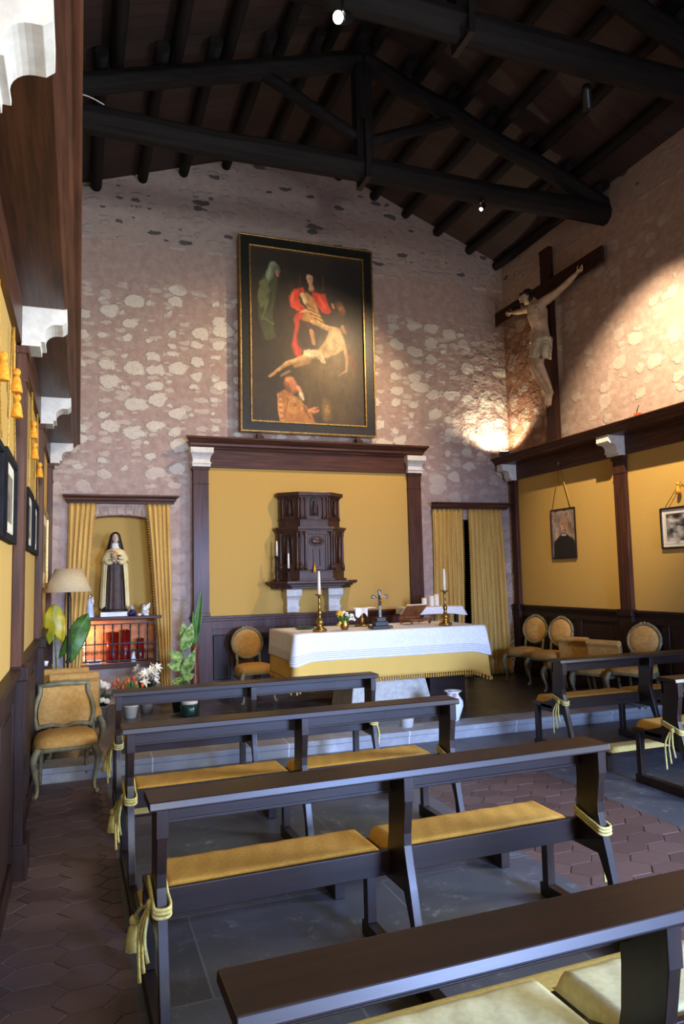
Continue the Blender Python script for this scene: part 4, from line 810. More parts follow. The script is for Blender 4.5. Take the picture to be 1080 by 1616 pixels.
# ------------------------------------------------------------------ pews
def make_pew(L=2.15):
    t = thing('pew', '', 'pew', (0, 0, 0), 0)
    rear = [(.012, .866), (.012, .76), (.022, .70), (.036, .62), (.036, .57), (.018, .50), (-.012, .40), (-.05, .26), (-.105, .07)]
    under = [(-.035, .07), (-.005, .26), (.05, .375), (.40, .375), (.40, .44)]
    front = [(.215, .50), (.195, .58), (.185, .70), (.19, .866)]
    tail = [(-.03, .05), (-.005, .06)]
    MB().prism([(-.0, .866), (0, .874), (.008, .9), (.195, .9), (.205, .888), (.205, .866)], 'x', -.03, L + .03).build('book_ledge', MPEW['x'], t, bevel=.004)
    m = MB(); m.box(0, L, .165, .19, .775, .866); m.box(0, L, .155, .195, .768, .782); m.build('ledge_fascia', MPEW['x'], t, bevel=.003)
    for x in (0.02, L / 2, L - .02):
        MB().prism(rear + under + front, 'x', x - .02, x + .02).build('end_panel', MPEW['z'], t, bevel=.003)
        MB().box(x - .024, x + .024, .008, .04, .76, .866).build('ledge_bracket', MPEW['z'], t, bevel=.003)
        MB().box(x - .024, x + .024, .455, .505, .07, .405).build('front_leg', MPEW['z'], t, bevel=.003)
        m = MB(); m.box(x - .028, x + .028, -.56, .525, 0, .07); m.box(x - .03, x + .03, -.57, -.50, 0, .135); m.build('floor_runner', MPEW['y'], t, bevel=.004)
    MB().box(.0, L, .215, .55, .405, .44).build('seat', MPEW['x'], t, bevel=.004)
    MB().box(.03, L - .03, .192, .215, .395, .502).build('seat_rail', MPEW['x'], t, bevel=.003)
    for a, b in ((.045, L / 2 - .025), (L / 2 + .025, L - .045)):
        m = MB()
        def fn(u, v, a=a, b=b):
            x = lerp(a, b, u); y = lerp(.218, .56, v); e = min(1, min(u, 1 - u) * (b - a) / .03) ** .5; f = min(1, min(v, 1 - v) * .34 / .03) ** .5
            return (x, y, .442 + .060 * e * f + .0012 * math.sin(31 * x + 9 * y) * e * f + .0008 * math.sin(57 * x - 20 * y) * e * f)
        m.grid(fn, 60, 14); m.box(a, b, .218, .56, .4405, .4425); m.build('seat_cushion', MYEL, t)
    MB().box(0, L, -.60, -.42, .1365, .158).build('kneeler_board', MPEW['x'], t, bevel=.004)
    m = MB()
    def fk(u, v):
        x = lerp(.02, L - .02, u); y = lerp(-.605, -.415, v); e = min(1, min(u, 1 - u) * 80) ** .5; f = min(1, min(v, 1 - v) * 8) ** .5
        return (x, y, .160 + .042 * e * f)
    m.grid(fk, 50, 12); m.box(.02, L - .02, -.60, -.42, .1585, .161); m.build('kneeler_pad', MPAD, t)
    # cords tied round the end panels
    for x, s_ in ((.02, -1), (L - .02, 1)):
        z = .49; a, b = x - .03, x + .03
        m = MB()
        for dz in (0, .016, .03): m.tube(curve([(a, .2, z + dz + .04), (a, .06, z + dz), (a, .012, z + dz - .012), (x, .0, z + dz - .016), (b, .012, z + dz - .01), (b, .1, z + dz + .01), (b, .2, z + dz + .05)], 5), .007, 6)
        ox = a if s_ < 0 else b
        m.ball((ox + s_ * .008, .08, z + .01), (.016, .024, .022), 10)
        for k in range(3): m.tube(curve([(ox + s_ * .01, .08 + .01 * k, z), (ox + s_ * (.03 + .008 * k), .06 + .03 * k, z - .10), (ox + s_ * (.02 + .012 * k), .05 + .035 * k, z - .19 - .05 * k)], 5), [.007] * 10 + [.009], 6)
        c = m.build('tie_cord', MCORD, t)
        if s_ < 0:
            tz = z - .13; q = MB(); q.tube(curve([(ox - .008, .1, z), (ox - .03, .2, z - .05), (ox - .05, .27, tz + .02)], 5), .008, 6); q.ball((ox - .05, .27, tz + .01), .022, 10); q.lathe([(.012, 0), (.024, -.02), (.032, -.06), (.042, -.10), (.03, -.105)], (ox - .05, .27, tz), 12); q.build('tassel', MCORD, c)
    return t
pew0 = make_pew()
GP = 'pews on the left of the aisle'; GR = 'pews on the right of the aisle'
for i, (x, y, rz, lab, g) in enumerate(((.325, 1.47, .015, 'nearest dark wooden pew, only its long book ledge showing across the bottom', GP), (.29, 2.935, .022, 'whole dark pew with two yellow cushions, second from the viewer', GP), (.27, 4.43, .012, 'third dark pew from the viewer, with yellow cushions, before the altar', GP), (.275, 5.90, -.006, 'dark pew standing closest to the altar step, behind three other pews', GP), (4.38, 5.90, .0, 'dark pew right of the aisle, standing just before the step', GR), (4.37, 4.46, .0, 'dark pew cut off by the right edge, a cord tied round its end', GR))):
    o = place(pew0, i, (x, y, 0), rz, lab, g)
    if i >= 4:
        for c in kids(o):
            for q in kids(c):
                if q.name.startswith('tassel'): bpy.data.objects.remove(q)

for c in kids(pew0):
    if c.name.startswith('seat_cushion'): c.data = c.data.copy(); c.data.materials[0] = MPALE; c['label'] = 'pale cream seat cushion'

# ------------------------------------------------------------------ chairs
def cab_leg(x, y, h, sx, sy, out=.035, r=.026):
    """ cabriole leg curve from the seat rail to a scroll foot """
    pts = [(x, y, h), (x + sx * out * .9, y + sy * out * .9, h * .8), (x + sx * out * .7, y + sy * out * .7, h * .55), (x + sx * out * .1, y + sy * out * .1, h * .25), (x + sx * out * .25, y + sy * out * .25, h * .06), (x + sx * out * .8, y + sy * out * .8, .014)]
    return curve(pts, 5), interp([r * 1.15, r * 1.2, r * .9, r * .62, r * .6, r * .75], 5)
def seat_parts(t, w_, d, h, fm=MGREY):
    m = MB()
    def rim(a, k=1):
        c, s_ = math.cos(a), math.sin(a); e = .55
        return (k * w_ / 2 * abs(c) ** e * (1 if c > 0 else -1) * (1 - .10 * (s_ > 0) * abs(s_)), k * d / 2 * abs(s_) ** e * (1 if s_ > 0 else -1))
    def fn(u, v):
        k = [0.02, .4, .7, .88, .97, 1.0, .985][round(v * 6)]; z = [.105, .102, .092, .076, .05, .02, 0][round(v * 6)]
        q = rim(2 * PI * u, k); return (q[0], q[1], h - .075 + z)
    m.grid(fn, 36, 6, True); m.build('seat', MDAM, t, sub=1)
    m = MB()
    def fa(u, v):
        q = rim(2 * PI * u, [.96, 1.02, 1.02, .96][round(v * 3)]); a = 2 * PI * u
        return (q[0], q[1], h - .075 - [0, .004, .05 + .018 * math.cos(2 * a) , .05 + .018 * math.cos(2 * a)][round(v * 3)])
    m.grid(fa, 36, 3, True); m.build('seat_frame', fm, t)
    for sx in (-1, 1):
        P, r = cab_leg(sx * w_ * .42, -d * .42, h - .08, sx, -1); MB().tube(P, r, 8).build('leg', fm, t)
    for sx in (-1, 1):
        P = curve([(sx * w_ * .36, d * .40, h - .08), (sx * w_ * .36, d * .44, h * .45), (sx * w_ * .37, d * .56, .005)], 5); MB().tube(P, interp([.022, .018, .016], 5), 8).build('leg', fm, t)
def oval_chair(label, group):
    t = thing('oval_back_chair', label, 'chair', (0, 0, 0), 0, group)
    seat_parts(t, .50, .46, .47)
    m = MB(); cz, ax, az, tilt = .745, .215, .20, .16
    P = lambda a, k=1.0: (ax * k * math.cos(a), .215 + tilt * (cz + az * k * math.sin(a) - .47), cz + az * k * math.sin(a))
    m.tube([P(2 * PI * i / 32) for i in range(33)], .021, 8)
    for sx in (-1, 1): m.tube(curve([(sx * .17, .2, .40), (sx * .16, .21, .50), (sx * .165, .235, .60)], 4), .02, 8)
    m.build('back_frame', MGREY, t)
    m = MB(); top = P(PI / 2)
    for dx in (-.045, 0, .045): m.ball((dx, top[1] - .004, top[2] + .012 - abs(dx) * .15), (.026, .018, .02), 8)
    m.build('crest', MGREY, t)
    m = MB()
    def fb(u, v):
        k = v; q = P(2 * PI * u, .92 * k); b = .035 * (1 - k * k) ** .5 if k < 1 else 0
        return (q[0], q[1] - b - .006, q[2])
    m.grid(fb, 30, 6, True)
    def fb2(u, v):
        q = P(2 * PI * u, .92 * v); return (q[0], q[1] + .012 * (1 - v * v) ** .5 + .004, q[2])
    m.grid(fb2, 30, 4, True); m.build('backrest', MDAM, t)
    return t
G3 = 'oval backed chairs with grey frames'
ch = oval_chair('oval backed gold chair half hidden behind the altar cloth, left of the altar', G3)
for i, (x, y, rz, lab) in enumerate(((2.205, 9.62, .12, 'oval backed gold chair standing left of the altar, partly behind its cloth'), (6.38, 9.50, -1.25, 'oval backed gold chair next to the doorway curtain on the right'), (6.38, 8.90, -1.35, 'oval backed gold chair behind the low gold armchair, second from the curtain'), (6.36, 7.18, -1.25, 'oval backed gold chair standing alone behind the right pew, under the pilaster'))):
    place(ch, i, (x, y, PZ), rz, lab, G3)
def square_chair(label, loc, rz):
    t = thing('square_back_chair', label, 'chair', loc, rz); seat_parts(t, .52, .46, .47)
    P = lambda u, v: (lerp(-1, 1, u) * (.20 + .045 * math.sin(PI * min(1, v * 1.1 + .1))), .215 + .10 * v, lerp(.47, .835, v))
    m = MB()
    m.tube([P(0, i / 12) for i in range(13)], .022, 8).tube([P(1, i / 12) for i in range(13)], .022, 8)
    q0, q1 = P(0, 1), P(1, 1); m.tube([(q0[0] - .02, q0[1], q0[2]), (0, q0[1] + .01, q0[2] + .012), (q1[0] + .02, q1[1], q1[2])], .022, 8)
    m.tube(curve([P(0, .05), (-.1, .22, .505), (0, .22, .485), (.1, .22, .505), P(1, .05)], 5), .02, 8); m.build('back_frame', MGREY, t)
    m = MB()
    def fb(u, v): q = P(.06 + .88 * u, .08 + .88 * v); return (q[0], q[1] - .03 * math.sin(PI * u) ** .5 * math.sin(PI * v) ** .5 - .004, q[2])
    m.grid(fb, 14, 14); 
    def fc(u, v): q = P(.06 + .88 * u, .08 + .88 * v); return (q[0], q[1] + .012, q[2])
    m.grid(fc, 14, 14); m.build('backrest', MDAM, t); return t
square_chair('grey framed chair with a low square gold back, nearest on the left, before the step', (-.10, 6.78, 0), .06)
def prie(label, loc, rz, group, w_=.46, hh=.73):
    """ low upholstered chair with a rolled top rail """
    t = thing('low_rolled_back_chair', label, 'chair', loc, rz, group); seat_parts(t, w_ + .04, .44, .42)
    prof = [(.16, .36), (.15, hh - .10), (.12, hh - .06)] + [(.165 + .052 * math.cos(a), hh - .05 + .05 * math.sin(a)) for a in [PI * (1.05 - 1.2 * i / 8) for i in range(9)]] + [(.225, hh - .12), (.23, .36)]
    m = MB(); m.prism(prof, 'x', -w_ / 2, w_ / 2, smooth=False); m.build('backrest', MDAM, t, bevel=.012)
    for sx in (-1, 1): MB().tube(curve([(sx * w_ / 2, .20, .36), (sx * (w_ / 2 + .006), .19, hh * .7), (sx * (w_ / 2 + .004), .17, hh - .07)], 4), .014, 8).build('back_frame', MGREY, t)
    return t
GL = 'low rolled back chairs along the side walls'
pr0 = prie('', (0, 0, 0), 0, GL)
for i, (x, y, z, rz, lab) in enumerate(((-.03, 7.58, PZ, .05, 'low gold chair with rolled back, on the platform just behind the square backed chair'), (-.12, 8.05, PZ, .03, 'low gold chair with rolled back, last of the left row beside the lamp'), (6.22, 8.30, PZ, -1.25, 'low gold chair with rolled back behind the right pew, nearer the curtain'), (6.22, 7.69, PZ, -1.25, 'low gold chair with rolled back behind the right pew, beside the lone oval chair'))):
    o = place(pr0, i, (x, y, z), rz, lab, GL)

# ------------------------------------------------------------------ altar and what stands on it
AX0, AX1, AY0, AY1, AZ = 2.30, 4.74, 7.93, 9.05, 1.10
def altar():
    t = thing('altar_table', 'pale stone altar block under white and yellow cloths', 'altar', (3.52, 8.48, PZ))
    MB().box(-1.18, 1.18, -.52, .52, AZ - PZ - .14, AZ - PZ - .004).build('altar_slab', MSTONE, t, bevel=.01)
    m = MB(); z1 = AZ - PZ - .14
    b = [(-.50, -.36, 0), (.58, -.36, 0), (.58, .36, 0), (-.50, .36, 0)]; c = [(-.38, -.26, z1), (.40, -.26, z1), (.40, .26, z1), (-.38, .26, z1)]
    m.add(b + c, [(3, 2, 1, 0), (4, 5, 6, 7)] + [(i, (i + 1) % 4, (i + 1) % 4 + 4, i + 4) for i in range(4)]); m.build('pedestal', MSTONE, t, bevel=.012)
    MB().box(.62, 1.12, -.2, .3, 0, .42).build('dark_plinth', MDARK['x'], t, bevel=.01)
altar()
def draped(name, label, cat, top, x0, x1, y0, y1, drop, mat, cornerdrop, amp, lace=None, fringe=False, off=0., thick=.004):
    """ cloth over a rectangular table: front, left and right hang down, corners fall in points """
    t = thing(name, label, cat, (x0, y0, PZ)); N, K = 120, 14
    # outline parameter along the hanging edge: left side (back to front), front (left to right), right side (front to back)
    P = []; R = .03
    def edge(s_):
        L1, L2 = y1 - y0, x1 - x0; T = 2 * L1 + L2; d = s_ * T
        if d < L1: return (x0, y1 - d), (-1, 0), min(L1 - d, 9)
        if d < L1 + L2: return (x0 + d - L1, y0), (0, -1), min(d - L1, L1 + L2 - d)
        return (x1, y0 + d - L1 - L2), (1, 0), d - L1 - L2
    m = MB()
    def fn(u, v):
        (x, y), (nx, ny), cd = edge(u)
        c = math.exp(-(cd / .12) ** 2)
        dr = drop + cornerdrop * c
        if c > .02:
            sgx = -1 if x < (x0 + x1) / 2 else 1; nx, ny = nx * (1 - .5 * c) + sgx * .5 * c, ny * (1 - .5 * c) - .5 * c
        o = off + (.012 + amp * (.5 + .5 * math.sin(u * 95) * math.sin(u * 41 + 1)) + .05 * c) * v ** .8
        return (x + nx * o - x0, y + ny * o - y0, top - dr * v - PZ - (.004 if v == 0 else 0) + .003)
    m.grid(fn, N, K)
    m.grid(lambda u, v: (lerp(x0, x1, u) - x0, lerp(y0, y1, v) - y0, top - PZ + .0015 * math.sin(13 * u) * math.sin(9 * v)), 20, 10)
    m.build('cloth', mat, t, solid=thick)
    if lace:
        for k, v in enumerate(lace):
            q = MB(); q.tube([(lambda p_: (p_[0] + (-.004 if p_[0] < .0 else .004 if p_[0] > x1 - x0 else 0), p_[1] - (.005 if p_[1] < .01 else 0), p_[2]))(fn(i / 240, v)) for i in range(241)], .0035, 5); q.build('lace_band', MLACE, t)
    if fringe:
        q = MB(); T = 2 * (y1 - y0) + x1 - x0; n = 150
        for i in range(n):
            p = fn((i + .5) / n, 1); q.lathe([(.006, 0), (.011, -.01), (.014, -.042), (.007, -.05)], p, 6)
        q.build('bobble_fringe', MGOLDTHREAD, t)
    return t
MLACE = simple('lace', srgb(196, 194, 196), srgb(176, 174, 178), .9, 200)
draped('yellow_altar_cloth', 'yellow undercloth with bobble fringe hanging below the white altar cloth', 'altar cloth', AZ, AX0, AX1, AY0, AY1, .53, MYCLOTH, .08, .012, fringe=True, off=.0)
draped('white_altar_cloth', 'white linen altar cloth with lace bands over the yellow undercloth', 'altar cloth', AZ + .006, AX0 - .006, AX1 + .006, AY0 - .006, AY1 + .006, .31, MLINEN, .05, .010, lace=(.68, .75, .82, .89), off=.008)
TZ = AZ + .016
def brass_candlestick(x, y, label):
    t = thing('brass_candlestick', label, 'candlestick', (x, y, TZ), 0, 'brass candlesticks on the altar')
    MB().lathe([(.085, 0), (.085, .015), (.07, .03), (.045, .045), (.03, .07), (.045, .09), (.05, .11), (.03, .14), (.018, .17), (.026, .20), (.03, .225), (.016, .25), (.013, .33), (.02, .345), (.013, .36), (.014, .40), (.03, .415), (.03, .43)], (0, 0, 0), 20).build('candlestick_body', MBRASS, t)
    MB().lathe([(.012, .40), (.05, .425), (.054, .432), (.012, .43)], (0, 0, 0), 20).build('drip_pan', MBRASS, t)
    c = MB().lathe([(.020, 0), (.019, .1), (.016, .22), (.012, .27), (.003, .275)], (0, 0, .43), 14).build('candle', MWAX, t); MB().tube([(0, 0, .703), (.002, 0, .718)], .002, 5).build('wick', MBLACK, c)
brass_candlestick(2.665, 8.16, 'brass candlestick with a white candle on the left of the altar'); brass_candlestick(4.335, 8.18, 'brass candlestick with a white candle at the right end of the altar')
def petal_ball(m, c, r, n, mi=0, rnd=random):
    for i in range(n):
        a, b = rnd.uniform(0, 2 * PI), rnd.uniform(-.6, 1.2); d = (math.cos(a) * math.cos(b), math.sin(a) * math.cos(b), math.sin(b))
        m.ball((c[0] + d[0] * r * .6, c[1] + d[1] * r * .6, c[2] + d[2] * r * .6), (r * .5, r * .5, r * .42), 8, mi)
def leaf(m, base, tip, width, droop=.0, normal=None, mi=0, fold=.15):
    b, t = Vector(base), Vector(tip); ax = t - b; L = ax.length
    side = ax.cross(Vector(normal) if normal else Vector((0, -1, .2))); side.normalize(); nn = side.cross(ax).normalized()
    def fn(u, v):
        wv = width * math.sin(PI * min(1, v ** .8 * .97 + .015)) ; k = (u - .5) * 2
        return b + ax * v + side * (wv / 2 * k) + nn * (fold * width * abs(k) * math.sin(PI * v)) + Vector((0, 0, -droop * L * v * v))
    m.grid(fn, 6, 10, mi=mi)
def altar_flowers():
    t = thing('rose_bouquet', 'small glass vase with a yellow rose and white flowers on the altar', 'flowers', (2.99, 8.2, TZ))
    MB().lathe([(.035, 0), (.05, .02), (.055, .06), (.04, .1), (.045, .11)], (0, 0, 0), 14).build('vase', MBRASS, t)
    m = MB(); r = random.Random(3)
    for i in range(12):
        a = r.uniform(0, 2 * PI); leaf(m, (0, 0, .1), (.11 * math.cos(a), .08 * math.sin(a), .1 + r.uniform(.0, .12)), .045, .1)
    m.build('leaves', MLEAF, t, solid=.002)
    m = MB(); petal_ball(m, (-.07, -.03, .19), .045, 14, rnd=r); m.build('rose', MROSE, t)
    m = MB(); petal_ball(m, (-.085, -.05, .075), .03, 10, rnd=r); m.build('rose', MROSE, t)
    for c in ((.03, 0, .18), (.09, .0, .16), (.0, .03, .2), (.12, .01, .12), (.05, -.04, .13)):
        m = MB(); petal_ball(m, c, .03, 9, rnd=r); m.build('blossom', MWFLOW, t)
altar_flowers()
def altar_cross():
    t = thing('standing_crucifix', 'small dark metal crucifix on a black stepped base on the altar', 'crucifix', (3.44, 8.17, TZ))
    m = MB(); m.box(-.13, .13, -.09, .09, 0, .03); m.box(-.085, .085, -.06, .06, .03, .08); m.box(-.06, .06, -.045, .045, .08, .13); m.build('cross_base', MBLACK, t, bevel=.004)
    MSIL = simple('dull_silver', srgb(120, 112, 104), srgb(90, 84, 78), .4, 20, metal=.7)
    m = MB(); m.box(-.017, .017, -.012, .012, .13, .44); m.box(-.085, .085, -.012, .012, .365, .395)
    for c in ((-.088, 0, .38), (.088, 0, .38), (0, 0, .445)): m.ball(c, (.026, .014, .026), 8)
    m.build('cross_arms', MSIL, t, bevel=.002)
    m = MB(); m.tube([(0, -.022, .375), (.004, -.026, .33), (0, -.022, .27)], [.014, .013, .008], 8); m.ball((-.004, -.03, .39), .013, 8)
    for s_ in (-1, 1): m.tube([(0, -.022, .37), (s_ * .04, -.02, .378), (s_ * .075, -.018, .388)], [.007, .006, .004], 6)
    m.build('figure', MBRASS, t)
altar_cross()
def book(loc, label):
    t = thing('green_book', label, 'book', loc, .05); MB().box(-.10, .10, -.08, .08, 0, .02).build('cover', MGREENJ, t, bevel=.004); MB().box(-.09, .09, -.07, .07, .02, .03).build('lid', MGREENJ, t, bevel=.003)
book((2.64, 8.68, TZ), 'flat dark green case lying at the left end of the altar')
def stand():
    t = thing('brass_stand', 'small brass stand draped with a folded white cloth at the back of the altar', 'stand', (3.42, 8.72, TZ))
    MB().lathe([(.10, 0), (.10, .012), (.03, .02), (.02, .05), (.03, .08), (.016, .11), (.018, .19), (.05, .21), (.05, .22)], (0, 0, 0), 18).build('stem', MBRASS, t)
    m = MB(); m.grid(lambda u, v: (lerp(-.15, .15, u), lerp(-.1, .1, v), .226 + .004 * math.sin(9 * u)), 10, 6); m.grid(lambda u, v: (lerp(-.13, .04, u), -.1 - .004 * math.sin(12 * u), .226 - v * (.09 + .03 * math.sin(7 * u))), 10, 6); m.build('white_cloth', MLINEN, t, solid=.008)
stand()
def bookrest():
    t = thing('book_rest', 'carved wooden book rest with an open book, right of centre on the altar', 'book rest', (4.13, 8.62, TZ), .25 + PI)
    m = MB(); m.box(-.17, .17, -.12, -.09, .04, .065); m.box(-.17, .17, .09, .12, .04, .065); m.box(-.17, -.13, -.12, .12, .04, .07); m.box(.13, .17, -.12, .12, .04, .07)
    for x in (-.15, .15):
        for y in (-.105, .105): m.ball((x, y, .02), (.02, .02, .02), 8)
    m.build('base', MBOOK, t, bevel=.004)
    m = MB(); c, s_ = math.cos(.75), math.sin(.75)
    for x0, x1 in ((-.16, .16),):
        m.add([(x, y * c + (-.04) - o * s_, .07 + (y + .12) * s_ * .9 + o * c) for x in (x0, x1) for y in (-.10, .14) for o in (0, .018)], [(0, 1, 3, 2), (4, 6, 7, 5), (0, 4, 5, 1), (2, 3, 7, 6), (0, 2, 6, 4), (1, 5, 7, 3)])
    m.box(-.16, .16, -.15, -.10, .065, .095); m.build('sloping_board', MBOOK, t, bevel=.004)
    m = MB(); m.add([(x, y * c - .065 - o * s_, .085 + (y + .12) * s_ * .9 + o * c) for x in (-.14, .14) for y in (-.09, .12) for o in (0, .03)], [(0, 1, 3, 2), (4, 6, 7, 5), (0, 4, 5, 1), (2, 3, 7, 6), (0, 2, 6, 4), (1, 5, 7, 3)]); m.build('open_book', MPAPER, t, bevel=.006)
bookrest()
# credence table at the back with a white cloth and three candles
def credence():
    t = thing('credence_table', 'small dark side table behind the altar, before the right curtain', 'table', (4.80, 9.55, PZ))
    MB().box(-.40, .40, -.19, .19, 1.12, 1.15).build('tabletop', MDARK['x'], t, bevel=.004)
    for x in (-.36, .36):
        for y in (-.15, .15): MB().box(x - .025, x + .025, y - .025, y + .025, 0, 1.12).build('leg', MDARK['z'], t, bevel=.004)
credence()
draped('credence_cloth', 'short white cloth on the small side table behind the altar', 'cloth', 1.285, 4.38, 5.22, 9.34, 9.76, .10, MLINEN, .03, .008, off=.004)
for k, (x, y, h, w_) in enumerate(((4.70, 9.5, .12, 'shortest ivory candle at the left'), (4.80, 9.46, .15, 'middle ivory candle'), (4.90, 9.5, .17, 'tallest ivory candle at the right'))):
    t = thing('pillar_candle', w_ + ' of three on the side table', 'candle', (x, y, 1.294), 0, 'pillar candles on the side table')
    MB().lathe([(.036, 0), (.037, .01), (.036, h), (.02, h - .004)], (0, 0, 0), 16).build('wax', MWAX, t); MB().tube([(0, 0, h - .005), (.002, 0, h + .014)], .002, 5).build('wick', MBLACK, t)

# ------------------------------------------------------------------ crucifix on the right wall
def hand(m, w, d, side, palmn, L=.19, r=.009, curl=.35):
    """ w wrist point, d direction of the fingers, side direction of the thumb, palmn palm normal """
    w, d, side, n = Vector(w), Vector(d).normalized(), Vector(side).normalized(), Vector(palmn).normalized()
    P = .48 * L
    m.tube([w - d * .02, w + d * P * .4, w + d * P], [(.022, .022), (.038, .017), (.042, .015)], 10) if abs(side.z) > .5 else m.tube([w - d * .02, w + d * P * .4, w + d * P], [.024, .03, .03], 10)
    for k in range(4):
        o = side * (.033 - .022 * k); l = L * (.46, .52, .48, .36)[k]
        b = w + d * P * .92 + o
        m.tube([b, b + d * l * .4 + n * l * curl * .12, b + d * l * .72 + n * l * curl * .4, b + d * l * .95 + n * l * curl * .8], [r * 1.15, r * 1.05, r * .95, r * .75], 7)
    b = w + d * P * .25 + side * .03
    m.tube([b, b + side * .03 + d * .03 + n * .008, b + side * .035 + d * .062 + n * .02], [r * 1.3, r * 1.2, r * .9], 7)
def crucifix():
    X0 = XR - .02
    t = thing('wall_crucifix', 'life-size painted wooden crucifix leaning on the right wall above the cornice', 'crucifix', (6.62, 8.87, 3.62))
    O = Vector((6.62, 8.87, 3.62)); q = lambda x, y, z: tuple(Vector((x, y, z)) - O)
    m = MB(); m.box(-.035, .045, -.115, .115, .0, 3.02); m.build('cross_post', MCROSS, t, bevel=.006)
    m = MB(); m.box(-.05, .0, -1.27, 1.41, 2.27, 2.50); m.build('cross_beam', wood('cross_wood_beam', srgb(70, 38, 26), srgb(40, 22, 16), 'y', .6, 0), t, bevel=.006)
    m = MB()
    # trunk
    m.tube([q(6.47, 8.83, 5.02), q(6.45, 8.83, 5.14), q(6.46, 8.85, 5.30), q(6.44, 8.85, 5.42), q(6.41, 8.85, 5.56), q(6.42, 8.86, 5.68), q(6.45, 8.87, 5.77)], [(.115, .15), (.115, .165), (.10, .135), (.105, .135), (.12, .165), (.115, .17), (.08, .13)], 16)
    for k in range(4):
        for s_ in (-1, 1): m.tube(curve([q(6.325, 8.85 + s_ * .02, 5.60 - .045 * k), q(6.335, 8.85 + s_ * .09, 5.585 - .045 * k), q(6.40, 8.85 + s_ * .15, 5.60 - .04 * k)], 4), .008, 6)
    for s_ in (-1, 1): m.ball(q(6.335, 8.855 + s_ * .07, 5.635), (.03, .065, .045), 12)
    m.ball(q(6.365, 8.84, 5.28), (.035, .08, .1), 12)
    # neck and bowed head
    m.tube([q(6.44, 8.89, 5.76), q(6.40, 8.93, 5.83), q(6.36, 8.97, 5.88)], [.062, .056, .06], 12)
    hc = Vector((6.335, 9.0, 5.90)); m.ball(tuple(hc - O), (.09, .078, .112), 18); m.ball(tuple(hc - O + Vector((-.03, .03, -.055))), (.06, .055, .065), 14)
    m.tube([tuple(hc - O + Vector((-.088, .02, .015))), tuple(hc - O + Vector((-.108, .03, -.03))), tuple(hc - O + Vector((-.092, .032, -.042)))], [.010, .015, .012], 8)
    for s_ in (-1, 1): m.ball(tuple(hc - O + Vector((-.08, .012 + s_ * .034, .022))), (.014, .018, .008), 8); m.ball(tuple(hc - O + Vector((-.01, .0 + s_ * .08, -.01))), (.018, .012, .03), 8)
    m.tube([tuple(hc - O + Vector((-.086, .012, -.064))), tuple(hc - O + Vector((-.086, .056, -.066)))], .009, 6)
    # arms
    m.tube([q(6.45, 8.80, 5.75), q(6.47, 8.68, 5.765), q(6.50, 8.50, 5.80), q(6.52, 8.38, 5.835), q(6.535, 8.25, 5.875), q(6.548, 8.10, 5.925)], [.075, .072, .056, .047, .047, .030], 12)
    m.tube([q(6.45, 8.94, 5.75), q(6.46, 9.06, 5.765), q(6.50, 9.26, 5.82), q(6.52, 9.38, 5.85), q(6.535, 9.52, 5.885), q(6.548, 9.68, 5.93)], [.075, .072, .056, .047, .047, .030], 12)
    hand(m, q(6.548, 8.09, 5.93), (-.02, -1, .18), (-.1, .18, 1), (-1, 0, -.1)); hand(m, q(6.548, 9.69, 5.935), (-.02, 1, .18), (-.1, -.18, 1), (-1, 0, -.1))
    # legs, knees bent towards the viewer's left, feet crossed
    m.tube([q(6.47, 8.90, 5.10), q(6.42, 8.93, 5.0), q(6.36, 8.93, 4.90), q(6.33, 8.90, 4.80), q(6.37, 8.87, 4.68), q(6.44, 8.84, 4.52), q(6.50, 8.82, 4.40)], [.105, .098, .08, .066, .062, .05, .036], 14)
    m.tube([q(6.48, 8.77, 5.10), q(6.43, 8.80, 5.0), q(6.38, 8.83, 4.90), q(6.36, 8.80, 4.80), q(6.42, 8.80, 4.68), q(6.49, 8.79, 4.52), q(6.54, 8.79, 4.40)], [.105, .098, .08, .066, .062, .05, .036], 14)
    for y, x, dx in ((8.815, 6.50, 0), (8.785, 6.53, .01)):
        m.tube([q(x + .02, y, 4.41), q(x - .015, y - .005, 4.34), q(x - .035, y - .01, 4.26), q(x - .04, y - .01, 4.20)], [(.036, .04), (.032, .042), (.024, .044), (.014, .04)], 10)
        for k in range(5): m.ball(q(x - .045, y - .045 + .018 * k, 4.195 - .004 * k), (.012, .010, .018), 7)
    m.build('body', MCORPUS, t, remesh=.0075, smoothit=3)
    m = MB()
    def fn(u, v):
        a = 2 * PI * u; z = lerp(5.20, 4.92 + .03 * math.sin(3 * a), v); rx, ry = lerp(.135, .15, v), lerp(.175, .165, v); f = 1 + .05 * math.sin(9 * a + 5 * v) + .03 * math.sin(17 * a - 8 * v)
        return q(6.455 - .03 * v + rx * f * math.cos(a), 8.84 + .01 * v + ry * f * math.sin(a), z)
    m.grid(fn, 60, 12, True)
    m.tube(curve([q(6.40, 8.99, 5.19), q(6.335, 8.93, 5.18), q(6.325, 8.80, 5.14), q(6.40, 8.69, 5.10)], 5), [.02] * 16, 8); m.ball(q(6.40, 8.67, 5.09), (.05, .04, .05), 10); m.tube(curve([q(6.39, 8.66, 5.08), q(6.37, 8.65, 4.98), q(6.38, 8.66, 4.86)], 5), [.03, .04, .045, .05, .05, .05, .05, .05, .05, .05, .04], 8)
    m.build('loincloth', MLOIN, t, solid=.006)
    m = MB(); m.ball(tuple(hc - O + Vector((.022, -.008, .035))), (.095, .09, .10), 16); m.tube([tuple(hc - O + Vector((.02, -.085, .02))), tuple(hc - O + Vector((.0, -.10, -.07))), tuple(hc - O + Vector((.01, -.10, -.15)))], [.034, .036, .02], 8); m.tube([tuple(hc - O + Vector((.02, .085, .02))), tuple(hc - O + Vector((-.01, .09, -.07))), tuple(hc - O + Vector((-.02, .085, -.14)))], [.034, .034, .02], 8)
